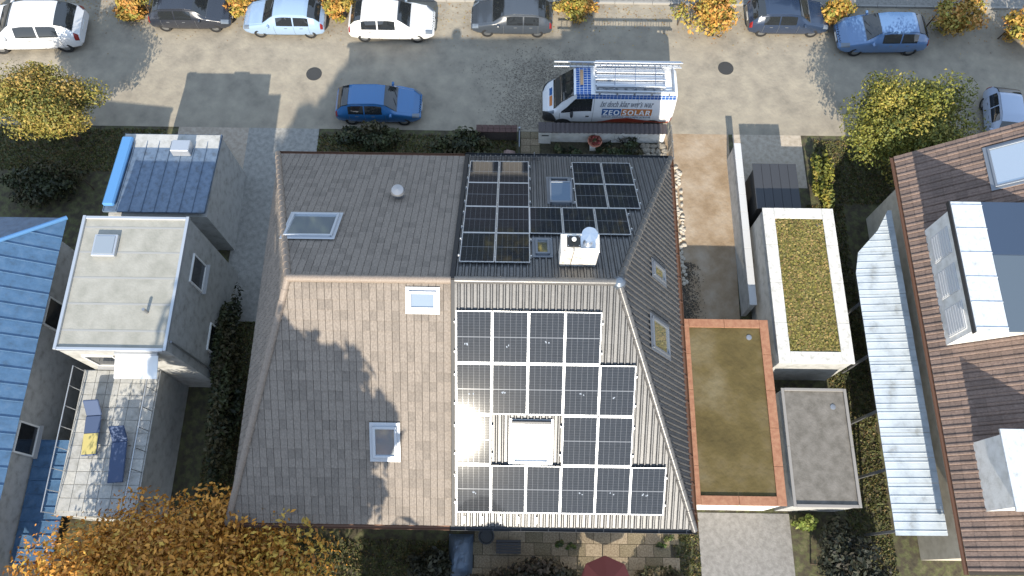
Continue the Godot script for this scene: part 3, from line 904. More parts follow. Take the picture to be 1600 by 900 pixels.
# ------------------------------------------------------------------ front garden
func front_garden() -> void:
	var white: Material = mats["render_white"]
	var w := thing("garden_wall", "white rendered garden wall capped with dark brown roof tiles beside the van", "wall", Vector3(6.1, 0, -11.75))
	obj("wall", Geo.new().span(Vector3(-2.55, 0, -0.14), Vector3(3.0, 1.0, 0.16), 0.01), white, w)
	var capm := grain("wall_cap", [[0.0, 0.03, 0.024, 0.025], [0.5, 0.055, 0.044, 0.045], [1.0, 0.1, 0.075, 0.07]], 0.7, 0.55, 0.03, 1.5)
	for i in 25:
		var g := Geo.new()
		var x0 := -2.56 + i * 0.2235
		var wd := 0.2235
		var n := 6
		for k in n:
			var a := wd * k / n
			var b := wd * (k + 1) / n
			var ya := 0.045 * sin(PI * k / n)
			var yb := 0.045 * sin(PI * (k + 1) / n)
			var P := Vector3(x0 + a, 1.02 + ya, 0.27)
			var Q := Vector3(x0 + b, 1.02 + yb, 0.27)
			var R := Vector3(x0 + b, 1.05 + yb, -0.26)
			var S := Vector3(x0 + a, 1.05 + ya, -0.26)
			g.quad(P, Q, R, S)
			var th := Vector3(0, -0.03, 0)
			g.quad(P + th, Q + th, Q, P); g.quad(R + th, S + th, S, R)
		obj("cap_tile", g, capm, w)
	var p := thing("gate_pillar", "short white pillar with brown tile cap and letter slot", "pillar", Vector3(3.24, 0, -11.72))
	obj("shaft", Geo.new().span(Vector3(-0.3, 0, -0.22), Vector3(0.3, 1.06, 0.24), 0.01), white, p)
	for i in 2: obj("cap_tile", Geo.new().span(Vector3(-0.34 + i * 0.345, 1.062, -0.3), Vector3(-0.002 + i * 0.345, 1.11, 0.28), 0.01), capm, p)
	obj("letter_slot", Geo.new().span(Vector3(-0.17, 0.72, 0.238), Vector3(0.17, 0.8, 0.256), 0.004), mat("slot", 0.04, 0.045, 0.05, 0.4, 0.5), p)
	# path to the door: slabs and two steps
	var path := struct("garden_path", Geo.new().span(Vector3(2.05, -0.1, -12.15), Vector3(3.0, 0.02, -6.7)), mat("path_bed", 0.07, 0.06, 0.045, 0.95))
	for j in 14:
		for i in 2:
			obj("path_slab", Geo.new().box(Vector3(2.29 + i * 0.475, 0.03 + rng.randf() * 0.006, -11.93 + j * 0.39), Vector3(0.46, 0.04, 0.375), 0.008), mats["slab_a"] if rng.randf() < 0.5 else mats["slab_c"], path)
	var gt := thing("garden_gate", "open grey metal garden gate beside the slab path", "gate", Vector3(1.98, 0, -11.6))
	obj("post", Geo.new().span(Vector3(-0.05, 0, -0.05), Vector3(0.05, 1.25, 0.05), 0.008), mats["zinc"], gt)
	obj("gate_leaf", Geo.new().span(Vector3(-0.02, 0.1, 0.06), Vector3(0.02, 1.15, 1.0), 0.006), mats["window_zinc"], gt)
	var bw := thing("low_brick_wall", "low wall with reddish brick cap beside the garden gate", "wall", Vector3(1.1, 0, -11.8))
	obj("wall", Geo.new().span(Vector3(-1.2, 0, -0.15), Vector3(0.75, 0.75, 0.15)), grain("old_stone", [[0.0, 0.06, 0.05, 0.045], [1.0, 0.16, 0.13, 0.12]], 0.8), bw)
	for i in 7:
		for j in 2: obj("cap_brick", Geo.new().span(Vector3(-1.22 + i * 0.285, 0.752, -0.2 + j * 0.205), Vector3(-0.945 + i * 0.285, 0.83, 0.0 + j * 0.205), 0.008), grain("red_cap", [[0.0, 0.06, 0.035, 0.03], [1.0, 0.14, 0.08, 0.07]], 0.5), bw)
	var rock := boulder("boulder", "pinkish boulder lying beside the garden gate", Vector3(1.5, 0.12, -10.75), Vector3(0.36, 0.22, 0.28), grain("pink_stone", [[0.0, 0.2, 0.13, 0.11], [1.0, 0.4, 0.29, 0.26]], 0.6), 3)
	# flower pot on a white foot
	var pot := thing("flower_pot", "terracotta pot of red flowers on white pedestal by the garden wall", "flower pot", Vector3(5.66, 0, -11.28))
	obj("pedestal", Geo.new().span(Vector3(-0.2, 0, -0.18), Vector3(0.2, 0.3, 0.18), 0.015), white, pot)
	obj("bowl", Geo.new().lathe([Vector2(0.15, 0.3), Vector2(0.25, 0.5), Vector2(0.34, 0.62), Vector2(0.36, 0.66), Vector2(0.31, 0.66), Vector2(0.26, 0.58), Vector2(0.001, 0.58)], Vector3.ZERO, 24), mat("terracotta", 0.33, 0.13, 0.08, 0.8), pot)
	obj("flowers", leaf_blob(Vector3(0, 0.68, 0), Vector3(0.32, 0.12, 0.32), 420, 0.05, [Color(0.22, 0.03, 0.03), Color(0.32, 0.06, 0.05), Color(0.05, 0.06, 0.02), Color(0.35, 0.12, 0.09)], 11, 8), leaf_mat("leaf"), pot)
	# rubble stones in the corner
	for i in 15:
		var x := 8.1 + (i % 5) * 0.25 + rng.randf_range(-0.05, 0.05)
		var z := -11.32 + (i / 5) * 0.27 + rng.randf_range(-0.05, 0.05)
		boulder("rubble_stone", "pale rubble stone in the heap at the garden wall corner", Vector3(x, 0.13, z), Vector3(rng.randf_range(0.14, 0.19), 0.14, rng.randf_range(0.12, 0.17)), grain("rubble", [[0.0, 0.13, 0.115, 0.09], [0.5, 0.24, 0.21, 0.17], [1.0, 0.36, 0.33, 0.28]], 0.5), i + 20, "heap of rubble stones")
	# wire fence along the drive
	var fe := thing("wire_fence", "sagging wire mesh fence beside the sandy drive", "fence", Vector3(9.35, 0, -12.0))
	var wm := mat("wire", 0.35, 0.34, 0.32, 0.5, 0.6)
	for k in 3: obj("post", Geo.new().tube([Vector3(0.0, 0, k * 0.9), Vector3(0.03, 1.0, k * 0.9)], [0.03, 0.03], 8), wm, fe)
	var wg := Geo.new()
	for k in 13: wg.tube([Vector3(0, 0.05, k * 0.15), Vector3(0.12, 0.5, k * 0.15 + 0.02), Vector3(0.03, 0.98, k * 0.15)], [0.008, 0.008, 0.008], 4, false)
	for k in 8: wg.tube([Vector3(0.12 * sin(PI * k / 7.0), 0.05 + k * 0.13, 0), Vector3(0.14 * sin(PI * k / 7.0), 0.04 + k * 0.13, 0.9), Vector3(0.12 * sin(PI * k / 7.0), 0.05 + k * 0.13, 1.8)], [0.008, 0.008, 0.008], 4, false)
	obj("mesh", wg, wm, fe)
	# planting bed
	struct("planting_bed", flat([[3.55, -11.6], [8.2, -11.6], [8.2, -9.2], [3.05, -9.2], [3.05, -11.4]], 0.01), grain("bed_soil", [[0.0, 0.02, 0.017, 0.012], [0.5, 0.045, 0.04, 0.022], [1.0, 0.09, 0.075, 0.045]], 1.2))
	var spots := [[3.9, -11.05, 0.42], [4.6, -10.85, 0.5], [5.1, -10.6, 0.4], [6.3, -11.0, 0.55], [6.9, -10.8, 0.5], [7.5, -11.05, 0.62], [7.9, -10.5, 0.4], [5.8, -10.35, 0.42], [4.2, -10.3, 0.45]]
	var what := ["at the pillar end of the wall", "between pillar and flower pot", "just before the flower pot", "right after the flower pot", "in the middle of the bed", "climbing against the white wall", "beside the rubble stones", "under the street gutter behind the pot", "beside the slab path"]
	for i in spots.size():
		var q: Array = spots[i]
		var sh := thing("garden_shrub", "low dark green shrub " + what[i], "shrub", Vector3(q[0], 0, q[1]), 0.0, "shrubs in the front bed")
		obj("foliage", leaf_blob(Vector3(0, q[2] * 0.55, 0), Vector3(q[2], q[2] * 0.6, q[2] * 0.8), 700, 0.07, [Color(0.03, 0.045, 0.015), Color(0.05, 0.06, 0.02), Color(0.07, 0.055, 0.02), Color(0.02, 0.025, 0.012)], 40 + i, 9), leaf_mat("leaf"), sh)
		obj("stem", Geo.new().tube([Vector3.ZERO, Vector3(0.03, q[2] * 0.6, 0.02)], [0.03, 0.012], 6), mat("bark", 0.09, 0.065, 0.045, 0.9), sh)
	var cl := thing("climbing_twigs", "bare dark twigs of a climber on the white wall", "climber", Vector3(7.4, 0, -11.56))
	for k in 16:
		var tg := Geo.new()
		var x := rng.randf_range(-0.8, 0.5)
		var pts := [Vector3(x * 0.4, 0.05, 0.04)]
		var rs := [0.012]
		for m in 4:
			pts.append(Vector3(x * (0.5 + m * 0.2) + rng.randf_range(-0.08, 0.08), 0.2 + m * rng.randf_range(0.1, 0.22), 0.03 + rng.randf() * 0.06)); rs.append(0.01 - m * 0.0015)
		tg.tube(pts, rs, 4, false)
		obj("twig", tg, mat("twig", 0.03, 0.025, 0.02, 0.9), cl)
	obj("leaves", leaf_blob(Vector3(0, 0.45, 0.06), Vector3(0.6, 0.4, 0.05), 120, 0.05, [Color(0.03, 0.035, 0.015), Color(0.05, 0.04, 0.02)], 77, 8), leaf_mat("leaf"), cl)

func boulder(called: String, label: String, at: Vector3, r: Vector3, m: Material, sd: int, group := "") -> MeshInstance3D:
	var g := Geo.new()
	var nz := FastNoiseLite.new()
	nz.seed = sd; nz.frequency = 0.9
	var U := 10
	var W := 6
	var pts := []
	for j in W + 1:
		var row := []
		var b := PI * j / W - PI / 2
		for i in U:
			var a := TAU * i / U
			var d := Vector3(cos(b) * cos(a), sin(b), -cos(b) * sin(a))
			var k := 1.0 + 0.45 * nz.get_noise_3dv(d * 1.3)
			row.append(at + Vector3(d.x * r.x, d.y * r.y, d.z * r.z) * k)
		pts.append(row)
	for j in W:
		for i in U:
			var n := (i + 1) % U
			g.quad(pts[j][i], pts[j][n], pts[j + 1][n], pts[j + 1][i])
	var o := obj(called, g, m)
	tag(o, label, "stone", group)
	return o

# ------------------------------------------------------------------ leaves and trees
func leaf_blob(c: Vector3, r: Vector3, n: int, size: float, cols: Array, sd: int, clumps: int) -> Geo:
	var g := Geo.new()
	var q := RandomNumberGenerator.new()
	q.seed = sd
	var cs := []
	for i in clumps:
		var d := Vector3(q.randfn(), q.randfn(), q.randfn()).normalized()
		var k := pow(q.randf(), 0.45) * 0.8
		cs.append([c + Vector3(d.x * r.x, d.y * r.y, d.z * r.z) * k, q.randf_range(0.24, 0.42), cols[q.randi() % cols.size()]])
	for i in n:
		var cl: Array = cs[q.randi() % clumps]
		var d := Vector3(q.randfn(), q.randfn(), q.randfn()).normalized()
		var k: float = cl[1] * pow(q.randf(), 0.4)
		var p: Vector3 = cl[0] + Vector3(d.x * r.x, d.y * r.y, d.z * r.z) * k
		var nrm := (d + Vector3(q.randfn(), q.randfn() + 0.5, q.randfn()) * 0.7).normalized()
		var t := nrm.cross(Vector3(q.randfn(), q.randfn(), q.randfn())).normalized()
		var b := nrm.cross(t)
		var s := size * q.randf_range(0.5, 1.6)
		var base: Color = cl[2] if q.randf() < 0.7 else cols[q.randi() % cols.size()]
		g.col = base * q.randf_range(0.7, 1.3)
		var mid := p + nrm * s * 0.12
		g.trin(p - t * s, mid + b * s * 0.5, p + t * s, nrm, nrm, nrm)
		g.trin(p - t * s, p + t * s, mid - b * s * 0.5, nrm, nrm, nrm)
	return g
func tree(called: String, label: String, group: String, at: Vector3, base_y: float, c: Vector3, r: Vector3, n: int, size: float, cols: Array, sd: int, clumps: int, trunk_r := 0.2) -> Node3D:
	var t := thing(called, label, "tree", at, 0.0, group)
	var q := RandomNumberGenerator.new()
	q.seed = sd + 5
	var g := Geo.new()
	g.tube([Vector3.ZERO, Vector3(0.05, base_y * 0.5, 0.03), Vector3(c.x * 0.3, base_y, c.z * 0.3), c], [trunk_r * 1.25, trunk_r, trunk_r * 0.8, trunk_r * 0.25], 10)
	var tr := obj("trunk", g, grain("bark_rough", [[0.0, 0.04, 0.03, 0.02], [1.0, 0.14, 0.105, 0.075]], 0.8), t)
	for k in 9:
		var d := Vector3(q.randfn(), absf(q.randfn()) * 0.5, q.randfn()).normalized()
		var e := c + Vector3(d.x * r.x, d.y * r.y, d.z * r.z) * 0.75
		var s0 := Vector3(c.x * 0.3, base_y, c.z * 0.3).lerp(c, q.randf() * 0.6)
		obj("limb", Geo.new().tube([s0, s0.lerp(e, 0.5) + Vector3(0, 0.15, 0), e], [trunk_r * 0.45, trunk_r * 0.25, trunk_r * 0.08], 6), mats["bark_rough"], tr)
	obj("crown", leaf_blob(c, r, n, size, cols, sd, clumps), leaf_mat("leaf"), t)
	return t
func hedge(called: String, label: String, at: Vector3, r: Vector3, n: int, cols: Array, sd: int, group := "") -> Node3D:
	var t := thing(called, label, "hedge" if called == "hedge" else "bush", at, 0.0, group)
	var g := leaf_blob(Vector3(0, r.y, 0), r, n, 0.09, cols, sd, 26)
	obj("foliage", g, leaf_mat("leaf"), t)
	var st := Geo.new()
	for k in 5:
		var x := r.x * (k / 2.0 - 1.0) * 0.7
		st.tube([Vector3(x, 0, 0), Vector3(x + 0.05, r.y * 1.2, 0.03)], [0.04, 0.015], 6)
	obj("stems", st, mat("bark", 0.09, 0.065, 0.045, 0.9), t)
	return t

# ------------------------------------------------------------------ beside and behind the house
func side_and_back() -> void:
	# pale rubble along the drive edge
	for i in 70:
		var z := -10.2 + i * 0.088
		boulder("edging_stone", "small pale stone edging the sandy drive along the house", Vector3(9.62 + rng.randf_range(-0.22, 0.22), 0.05, z), Vector3(rng.randf_range(0.07, 0.14), 0.09, rng.randf_range(0.06, 0.12)), grain("edging", [[0.0, 0.3, 0.26, 0.2], [0.5, 0.45, 0.4, 0.33], [1.0, 0.6, 0.55, 0.48]], 0.5), 200 + i, "edging stones of the drive")
	var lg := Geo.new()
	for i in 2600:
		var x := 9.6 + rng.randfn(0, 0.35)
		var z := rng.randf_range(-5.2, -1.7)
		if x < 8.0 or x > 10.6: continue
		lg.col = Color(0.06, 0.045, 0.03) * rng.randf_range(0.3, 1.6)
		var a := rng.randf() * TAU
		var r := rng.randf_range(0.02, 0.05)
		var c := Vector3(x, 0.02 + rng.randf() * 0.03, z)
		var d1 := Vector3(cos(a), 0.2, sin(a)) * r
		var d2 := Vector3(-sin(a), 0.1, cos(a)) * r * 0.6
		lg.quad(c - d1, c + d2, c + d1, c - d2)
	tag(obj("leaf_litter", lg, leaf_mat("litter")), "dark leaf litter between the house and the brown garage roof", "leaf litter", "", "stuff")
	# flat-roofed garage with terracotta coping against the house
	garage_flat("garage", "flat garage with mossy roof and terracotta coping beside the hipped side", 8.75, -1.5, 12.4, 6.0, 2.8,
		grain("moss_roof", [[0.0, 0.066, 0.049, 0.015], [0.4, 0.099, 0.074, 0.025], [0.6, 0.119, 0.091, 0.040], [0.8, 0.145, 0.117, 0.062], [1.0, 0.178, 0.148, 0.090]], 14.0, 0.95, 0.008, 1.5),
		grain("terracotta_coping", [[0.0, 0.246, 0.107, 0.060], [0.5, 0.312, 0.148, 0.085], [0.8, 0.344, 0.176, 0.102], [1.0, 0.369, 0.230, 0.128]], 3.0, 0.8, 0.02, 1.0), mats["render_white"], 1.5)
	var gn: Node = get_node("garage")
	obj("white_edge", Geo.new().span(Vector3(-1.99, 0, -3.2), Vector3(-1.832, 2.72, 3.74), 0.01), mats["render_white"], gn)
	# things at the foot of the back wall
	var bin := thing("water_butt", "dark plastic tub standing at the back wall of the house", "tub", Vector3(0.85, 0, 7.15))
	obj("tub", Geo.new().lathe([Vector2(0.26, 0.0), Vector2(0.3, 0.65), Vector2(0.33, 0.68), Vector2(0.29, 0.68), Vector2(0.26, 0.5), Vector2(0.001, 0.5)], Vector3.ZERO, 20), mat("tub_dark", 0.02, 0.022, 0.026, 0.4), bin)
	var ch := thing("garden_bench", "dark slatted garden bench on the patio below the gutter", "bench", Vector3(1.75, 0, 7.55))
	for k in 5: obj("seat_slat", Geo.new().span(Vector3(-0.5, 0.42, -0.28 + k * 0.11), Vector3(0.5, 0.45, -0.19 + k * 0.11), 0.004), mat("bench_wood", 0.03, 0.03, 0.035, 0.6), ch)
	for sx in [-0.42, 0.42]:
		for sz in [-0.22, 0.2]: obj("leg", Geo.new().span(Vector3(sx - 0.03, 0, sz - 0.03), Vector3(sx + 0.03, 0.42, sz + 0.03)), mats["bench_wood"], ch)
	var tarp := thing("tarpaulin_cover", "pale blue tarpaulin over a heap by the back corner", "tarpaulin", Vector3(-0.2, 0, 7.9))
	var tg := Geo.new()
	var nz := FastNoiseLite.new()
	nz.seed = 4; nz.frequency = 1.3
	var M := 14
	var hp := []
	for i in M + 1:
		var row := []
		for j in M + 1:
			var u := i / float(M) * 2 - 1
			var v := j / float(M) * 2 - 1
			row.append(Vector3(u * 0.5, maxf(0.02, 0.75 * (1 - pow(absf(u), 4)) * (1 - pow(absf(v), 4)) + 0.12 * nz.get_noise_2d(u, v)), v * 0.85))
		hp.append(row)
	for i in M:
		for j in M: tg.quad(hp[i][j + 1], hp[i + 1][j + 1], hp[i + 1][j], hp[i][j])
	obj("sheet", tg, mat("tarp", 0.10, 0.14, 0.2, 0.5), tarp)
	var um := thing("garden_parasol", "dark red folded garden parasol canopy over the patio", "parasol", Vector3(5.5, 0, 8.9))
	obj("pole", Geo.new().tube([Vector3(0, 0, 0), Vector3(0, 2.1, 0)], [0.025, 0.02], 8), mats["zinc"], um)
	var cg := Geo.new()
	for k in 8:
		var a0 := TAU * k / 8
		var a1 := TAU * (k + 1) / 8
		var e0 := Vector3(cos(a0) * 1.05, 1.75, -sin(a0) * 1.05)
		var e1 := Vector3(cos(a1) * 1.05, 1.75, -sin(a1) * 1.05)
		cg.tri(Vector3(0, 2.15, 0), e0, e1)
		cg.quad(e0 + Vector3(0, -0.15, 0), e1 + Vector3(0, -0.15, 0), e1, e0)
	obj("canopy", cg, mat("red_cloth", 0.065, 0.011, 0.014, 0.85), um)
	for i in 4:
		var x: float = [3.9, 4.3, 8.0, 8.35][i]
		var sh := thing("patio_weed", ["tall green weed sprouting between the patio slabs", "small weed beside the tall one on the patio", "green tuft by the downpipe corner", "leafy tuft at the garage corner"][i], "weed", Vector3(x, 0.02, [7.35, 7.5, 7.35, 7.1][i]), 0.0, "weeds on the patio")
		obj("leaves", leaf_blob(Vector3(0, 0.12, 0), Vector3(0.25, 0.16, 0.2), 160, 0.05, [Color(0.07, 0.12, 0.02), Color(0.12, 0.13, 0.04), Color(0.04, 0.06, 0.02)], 300 + i, 6), leaf_mat("leaf"), sh)
		obj("stem", Geo.new().tube([Vector3.ZERO, Vector3(0.01, 0.15, 0)], [0.008, 0.004], 5), mats["twig"], sh)

# a low building with a flat roof behind a coping of single stones
func garage_flat(called: String, label: String, x0: float, z0: float, x1: float, z1: float, h: float, roof_m: Material, cope_m: Material, wall_m: Material, stone: float, cw := 0.36, door := true) -> Node3D:
	var n := thing(called, label, "garage", Vector3((x0 + x1) * 0.5, 0, (z0 + z1) * 0.5))
	var hx := (x1 - x0) * 0.5
	var hz := (z1 - z0) * 0.5
	obj("wall", Geo.new().span(Vector3(-hx + 0.06, 0, -hz + 0.06), Vector3(hx - 0.06, h - 0.12, hz - 0.06)), wall_m, n)
	obj("roof", Geo.new().span(Vector3(-hx + 0.07, h - 0.118, -hz + 0.07), Vector3(hx - 0.07, h - 0.06, hz - 0.07)), roof_m, n)
	var par := Geo.new()
	for s in [-1.0, 1.0]:
		par.span(Vector3(s * (hx - 0.06), h - 0.119, -hz + 0.06), Vector3(s * (hx - cw * 0.7), h - 0.03, hz - 0.06))
		par.span(Vector3(-hx + cw * 0.7, h - 0.119, s * (hz - 0.06)), Vector3(hx - cw * 0.7, h - 0.032, s * (hz - cw * 0.7)))
	obj("parapet", par, wall_m, n)
	for s in [-1.0, 1.0]:
		var k := int(round(hz * 2 / stone))
		for i in k:
			obj("coping_stone", Geo.new().box(Vector3(s * (hx - cw * 0.5), h + 0.005 + rng.randf() * 0.006, -hz + (i + 0.5) * hz * 2 / k), Vector3(cw, 0.06, hz * 2 / k - 0.012), 0.01), cope_m, n)
		var kk := int(round((hx - cw) * 2 / stone))
		for i in kk:
			obj("coping_stone", Geo.new().box(Vector3(-hx + cw + (i + 0.5) * (hx - cw) * 2 / kk, h + 0.005 + rng.randf() * 0.006, s * (hz - cw * 0.5)), Vector3((hx - cw) * 2 / kk - 0.012, 0.06, cw), 0.01), cope_m, n)
	obj("roof_drain", Geo.new().lathe([Vector2(0.12, h - 0.06), Vector2(0.11, h - 0.03), Vector2(0.05, h - 0.02), Vector2(0.001, h - 0.02)], Vector3(hx * 0.55, 0, -hz + 0.75), 14), mats["zinc"], n)
	if door:
		var d := obj("garage_door", Geo.new().span(Vector3(-minf(hx - 0.4, 1.25), 0.02, -hz + 0.02), Vector3(minf(hx - 0.4, 1.25), 2.15, -hz + 0.058)), mat("garage_door", 0.4, 0.4, 0.38, 0.5), n)
		for i in 6: obj("door_rib", Geo.new().span(Vector3(-1.1, 0.2 + i * 0.33, -hz + 0.002), Vector3(1.1, 0.25 + i * 0.33, -hz + 0.019)), mats["garage_door"], d)
	return n

# ------------------------------------------------------------------ neighbours on the left
func gable_roof(parent: Node, called: String, x0: float, x1: float, v1: float, t: Transform3D, m: Material, seam := 0.0) -> MeshInstance3D:
	var g := Geo.new()
	slab_poly(g, t, [[x0, 0.0], [x0, v1], [x1, v1], [x1, 0.0]], 0.0, 0.08)
	var o := obj(called, g, m, parent)
	if seam > 0.0:
		var k := int((x1 - x0) / seam)
		for i in k + 1:
			obj("seam", Geo.new().box(t * Vector3(x0 + 0.02 + i * (x1 - x0 - 0.04) / k, 0.02, v1 * 0.5), Vector3(0.03, 0.045, v1), 0.004, t.basis), m, o)
	return o
func left_neighbours() -> void:
	# flat-roofed pale house
	var B := thing("flat_roof_house", "pale house with light grey flat roof and grey terrace", "house", Vector3(-13.0, 0, -1.6))
	var wallm := grain("wall_pale", [[0.0, 0.240, 0.236, 0.220], [0.3, 0.344, 0.344, 0.328], [0.55, 0.400, 0.400, 0.388], [1.0, 0.448, 0.448, 0.436]], 4.0, 0.9, 0.014, 1.5)
	obj("wall", Geo.new().span(Vector3(-2.05, 0, -2.7), Vector3(2.05, 5.9, 2.65)), wallm, B)
	obj("roof", Geo.new().span(Vector3(-2.0, 5.902, -2.65), Vector3(2.0, 5.94, 2.6)), grain("membrane", [[0.0, 0.252, 0.248, 0.214], [0.5, 0.310, 0.301, 0.265], [1.0, 0.362, 0.351, 0.312]], 4.0, 0.8, 0.008, 1.0), B)
	for i in 5: obj("membrane_seam", Geo.new().span(Vector3(-1.98, 5.941, -2.3 + i * 1.05), Vector3(1.98, 5.948, -2.22 + i * 1.05)), mat("seam_grey", 0.3, 0.3, 0.29, 0.8), B)
	for s in [-1.0, 1.0]:
		obj("roof_edge", Geo.new().span(Vector3(s * 2.08, 5.9, -2.74), Vector3(s * 1.96, 6.04, 2.7), 0.01), mat("edge_alu", 0.5, 0.52, 0.55, 0.4, 0.6), B)
		obj("roof_edge", Geo.new().span(Vector3(-1.955, 5.9, s * 2.72), Vector3(1.955, 6.03, s * 2.6), 0.01), mats["edge_alu"], B)
	var rlk := obj("rooflight", Geo.new().span(Vector3(-1.4, 5.941, -1.9), Vector3(-0.5, 6.12, -1.0), 0.02), mats["edge_alu"], B)
	obj("rooflight_pane", Geo.new().span(Vector3(-1.32, 6.121, -1.82), Vector3(-0.58, 6.15, -1.08), 0.012), mat("rooflight_pane", 0.3, 0.34, 0.38, 0.1, 0.3), rlk)
	obj("downpipe", Geo.new().tube([Vector3(2.13, 0.05, 2.3), Vector3(2.13, 5.85, 2.3)], [0.045, 0.045], 10), mats["zinc"], B)
	obj("vent_pipe", Geo.new().tube([Vector3(1.1, 5.93, 1.2), Vector3(1.1, 6.3, 1.2)], [0.06, 0.06], 10), mats["zinc"], B)
	wall_window(B, Vector3(-0.9, 4.4, 2.67), 1.2, 1.4, Vector3.BACK)
	wall_window(B, Vector3(2.07, 4.4, -1.0), 1.2, 1.3, Vector3.RIGHT)
	wall_window(B, Vector3(2.07, 1.7, 1.0), 1.2, 1.3, Vector3.RIGHT)
	# its terrace extension, three metres high
	var T := thing("terrace_extension", "low extension with pale roof terrace below the flat-roofed house", "extension", Vector3(-13.9, 0, 3.75))
	obj("wall", Geo.new().span(Vector3(-1.6, 0, -2.68), Vector3(1.5, 2.9, 3.0)), wallm, T)
	for i in 6:
		for j in 11:
			obj("deck_tile", Geo.new().box(Vector3(-1.3 + i * 0.5, 2.925, -2.4 + j * 0.5), Vector3(0.485, 0.04, 0.485), 0.005), wallm if (i * 7 + j * 3) % 4 else grain("deck_b", [[0.0, 0.36, 0.36, 0.34], [1.0, 0.52, 0.51, 0.48]], 1.5), T)
	for sx in [-1.55, 1.45]:
		var rl := Geo.new()
		rl.tube([Vector3(sx, 3.85, -2.6), Vector3(sx, 3.85, 2.95)], [0.025, 0.025], 8)
		for k in 8: rl.tube([Vector3(sx, 2.9, -2.6 + k * 0.79), Vector3(sx, 3.85, -2.6 + k * 0.79)], [0.018, 0.018], 6)
		obj("railing", rl, mats["edge_alu"], T)
	var aw := thing("awning", "white fabric awning on the terrace door of the flat-roofed house", "awning", Vector3(-12.2, 0, 1.1))
	obj("canopy", Geo.new().box(Vector3(0, 5.4, 0.45), Vector3(1.6, 0.03, 0.9), 0.0, Basis(Vector3.RIGHT, 0.25)), mat("awning_white", 0.78, 0.78, 0.77, 0.8), aw)
	obj("cassette", Geo.new().span(Vector3(-0.82, 5.5, -0.08), Vector3(0.82, 5.64, 0.06), 0.02), mats["edge_alu"], aw)
	for i in 2:
		var lo := thing("sun_lounger", ["blue sun lounger with yellow towel on the pale terrace", "plain blue sun lounger on the pale terrace"][i], "sun lounger", Vector3([-14.5, -13.3][i], 2.945, [3.6, 4.6][i]), 0.08, "loungers on the terrace")
		obj("cushion", Geo.new().span(Vector3(-0.3, 0.28, -0.6), Vector3(0.3, 0.36, 0.95), 0.03), mat("lounger_blue", 0.06, 0.09, 0.17, 0.8), lo)
		obj("backrest", Geo.new().box(Vector3(0, 0.5, -0.88), Vector3(0.6, 0.08, 0.7), 0.03, Basis(Vector3.RIGHT, 0.7)), mats["lounger_blue"], lo)
		for sx in [-0.26, 0.26]:
			for sz in [-0.5, 0.8]: obj("leg", Geo.new().tube([Vector3(sx, 0, sz), Vector3(sx, 0.29, sz)], [0.018, 0.018], 6), mats["edge_alu"], lo)
		if i == 0: obj("towel", Geo.new().span(Vector3(-0.28, 0.361, 0.1), Vector3(0.28, 0.375, 0.9), 0.005), mat("towel", 0.5, 0.42, 0.16, 0.95), lo)
	# low slate-blue metal annex behind it
	var N := thing("metal_roof_annex", "low annex with slate-blue metal roof behind the flat-roofed house", "annex", Vector3(-13.4, 0, -7.5))
	obj("wall", Geo.new().span(Vector3(-2.1, 0, -2.0), Vector3(2.1, 3.6, 2.0)), mats["wall_pale"], N)
	var blue_d := grain("metal_slate", [[0.0, 0.07, 0.085, 0.11], [0.35, 0.10, 0.14, 0.2], [0.6, 0.12, 0.17, 0.245], [1.0, 0.17, 0.21, 0.27]], 3.0, 0.5, 0.016, 1.0)
	var rtN := slope(Vector3(0, 4.0, 2.0), Vector3(0, -0.12, -1).normalized(), Vector3(0, 1, -0.12).normalized())
	gable_roof(N, "roof", -2.15, 2.15, 4.1, rtN, blue_d, 0.53)
	obj("rooflight_strip", Geo.new().box(rtN * Vector3(1.9, 0.14, 2.0), Vector3(0.5, 0.2, 3.6), 0.06, rtN.basis), mat("rooflight_blue", 0.09, 0.25, 0.5, 0.25), N)
	obj("vent_hood", Geo.new().box(rtN * Vector3(-0.6, 0.2, 3.2), Vector3(0.8, 0.4, 0.6), 0.03, rtN.basis), mats["edge_alu"], N)
	# blue metal-roofed house at the left edge
	var H := thing("blue_roof_house", "house with blue standing seam metal roof beside the pale terrace", "house", Vector3(-21.0, 0, 3.0))
	obj("wall", Geo.new().span(Vector3(-4.2, 0, -7.0), Vector3(4.2, 5.2, 8.0)), mats["wall_pale"], H)
	var blue := grain("metal_blue", [[0.0, 0.045, 0.081, 0.128], [0.3, 0.055, 0.119, 0.212], [0.55, 0.065, 0.142, 0.255], [1.0, 0.110, 0.180, 0.281]], 3.5, 0.55, 0.016, 1.0)
	var lv := sqrt(4.8 * 4.8 + 2.8 * 2.8)
	var et := slope(Vector3(0, 8.0, 0), Vector3(4.8, -2.8, 0) / lv, Vector3(2.8, 4.8, 0) / lv)
	var er := Geo.new()
	slab_poly(er, et, [[3.5, 0.0], [-8.4, 0.0], [-8.4, lv], [7.6, lv]], 0.0, 0.08)
	var eo := obj("roof", er, blue, H)
	for i in 26:
		var x := -8.3 + i * 0.6
		var v0 := maxf(0.0, (x - 3.5) / 4.1 * lv)
		obj("seam", Geo.new().box(et * Vector3(x, 0.02, (v0 + lv) * 0.5), Vector3(0.03, 0.045, lv - v0), 0.004, et.basis), blue, eo)
	var wt := slope(Vector3(0, 8.0, 0), Vector3(-4.8, -2.8, 0) / lv, Vector3(-2.8, 4.8, 0) / lv)
	var wr := Geo.new()
	slab_poly(wr, wt, [[-3.5, 0.0], [-7.6, lv], [8.4, lv], [8.4, 0.0]], 0.0, 0.08)
	obj("roof", wr, blue, H)
	var nt := slope(Vector3(0, 8.0, -3.5), Vector3(0, -2.8, -4.1).normalized(), Vector3(0, 4.1, -2.8).normalized())
	var nv := sqrt(2.8 * 2.8 + 4.1 * 4.1)
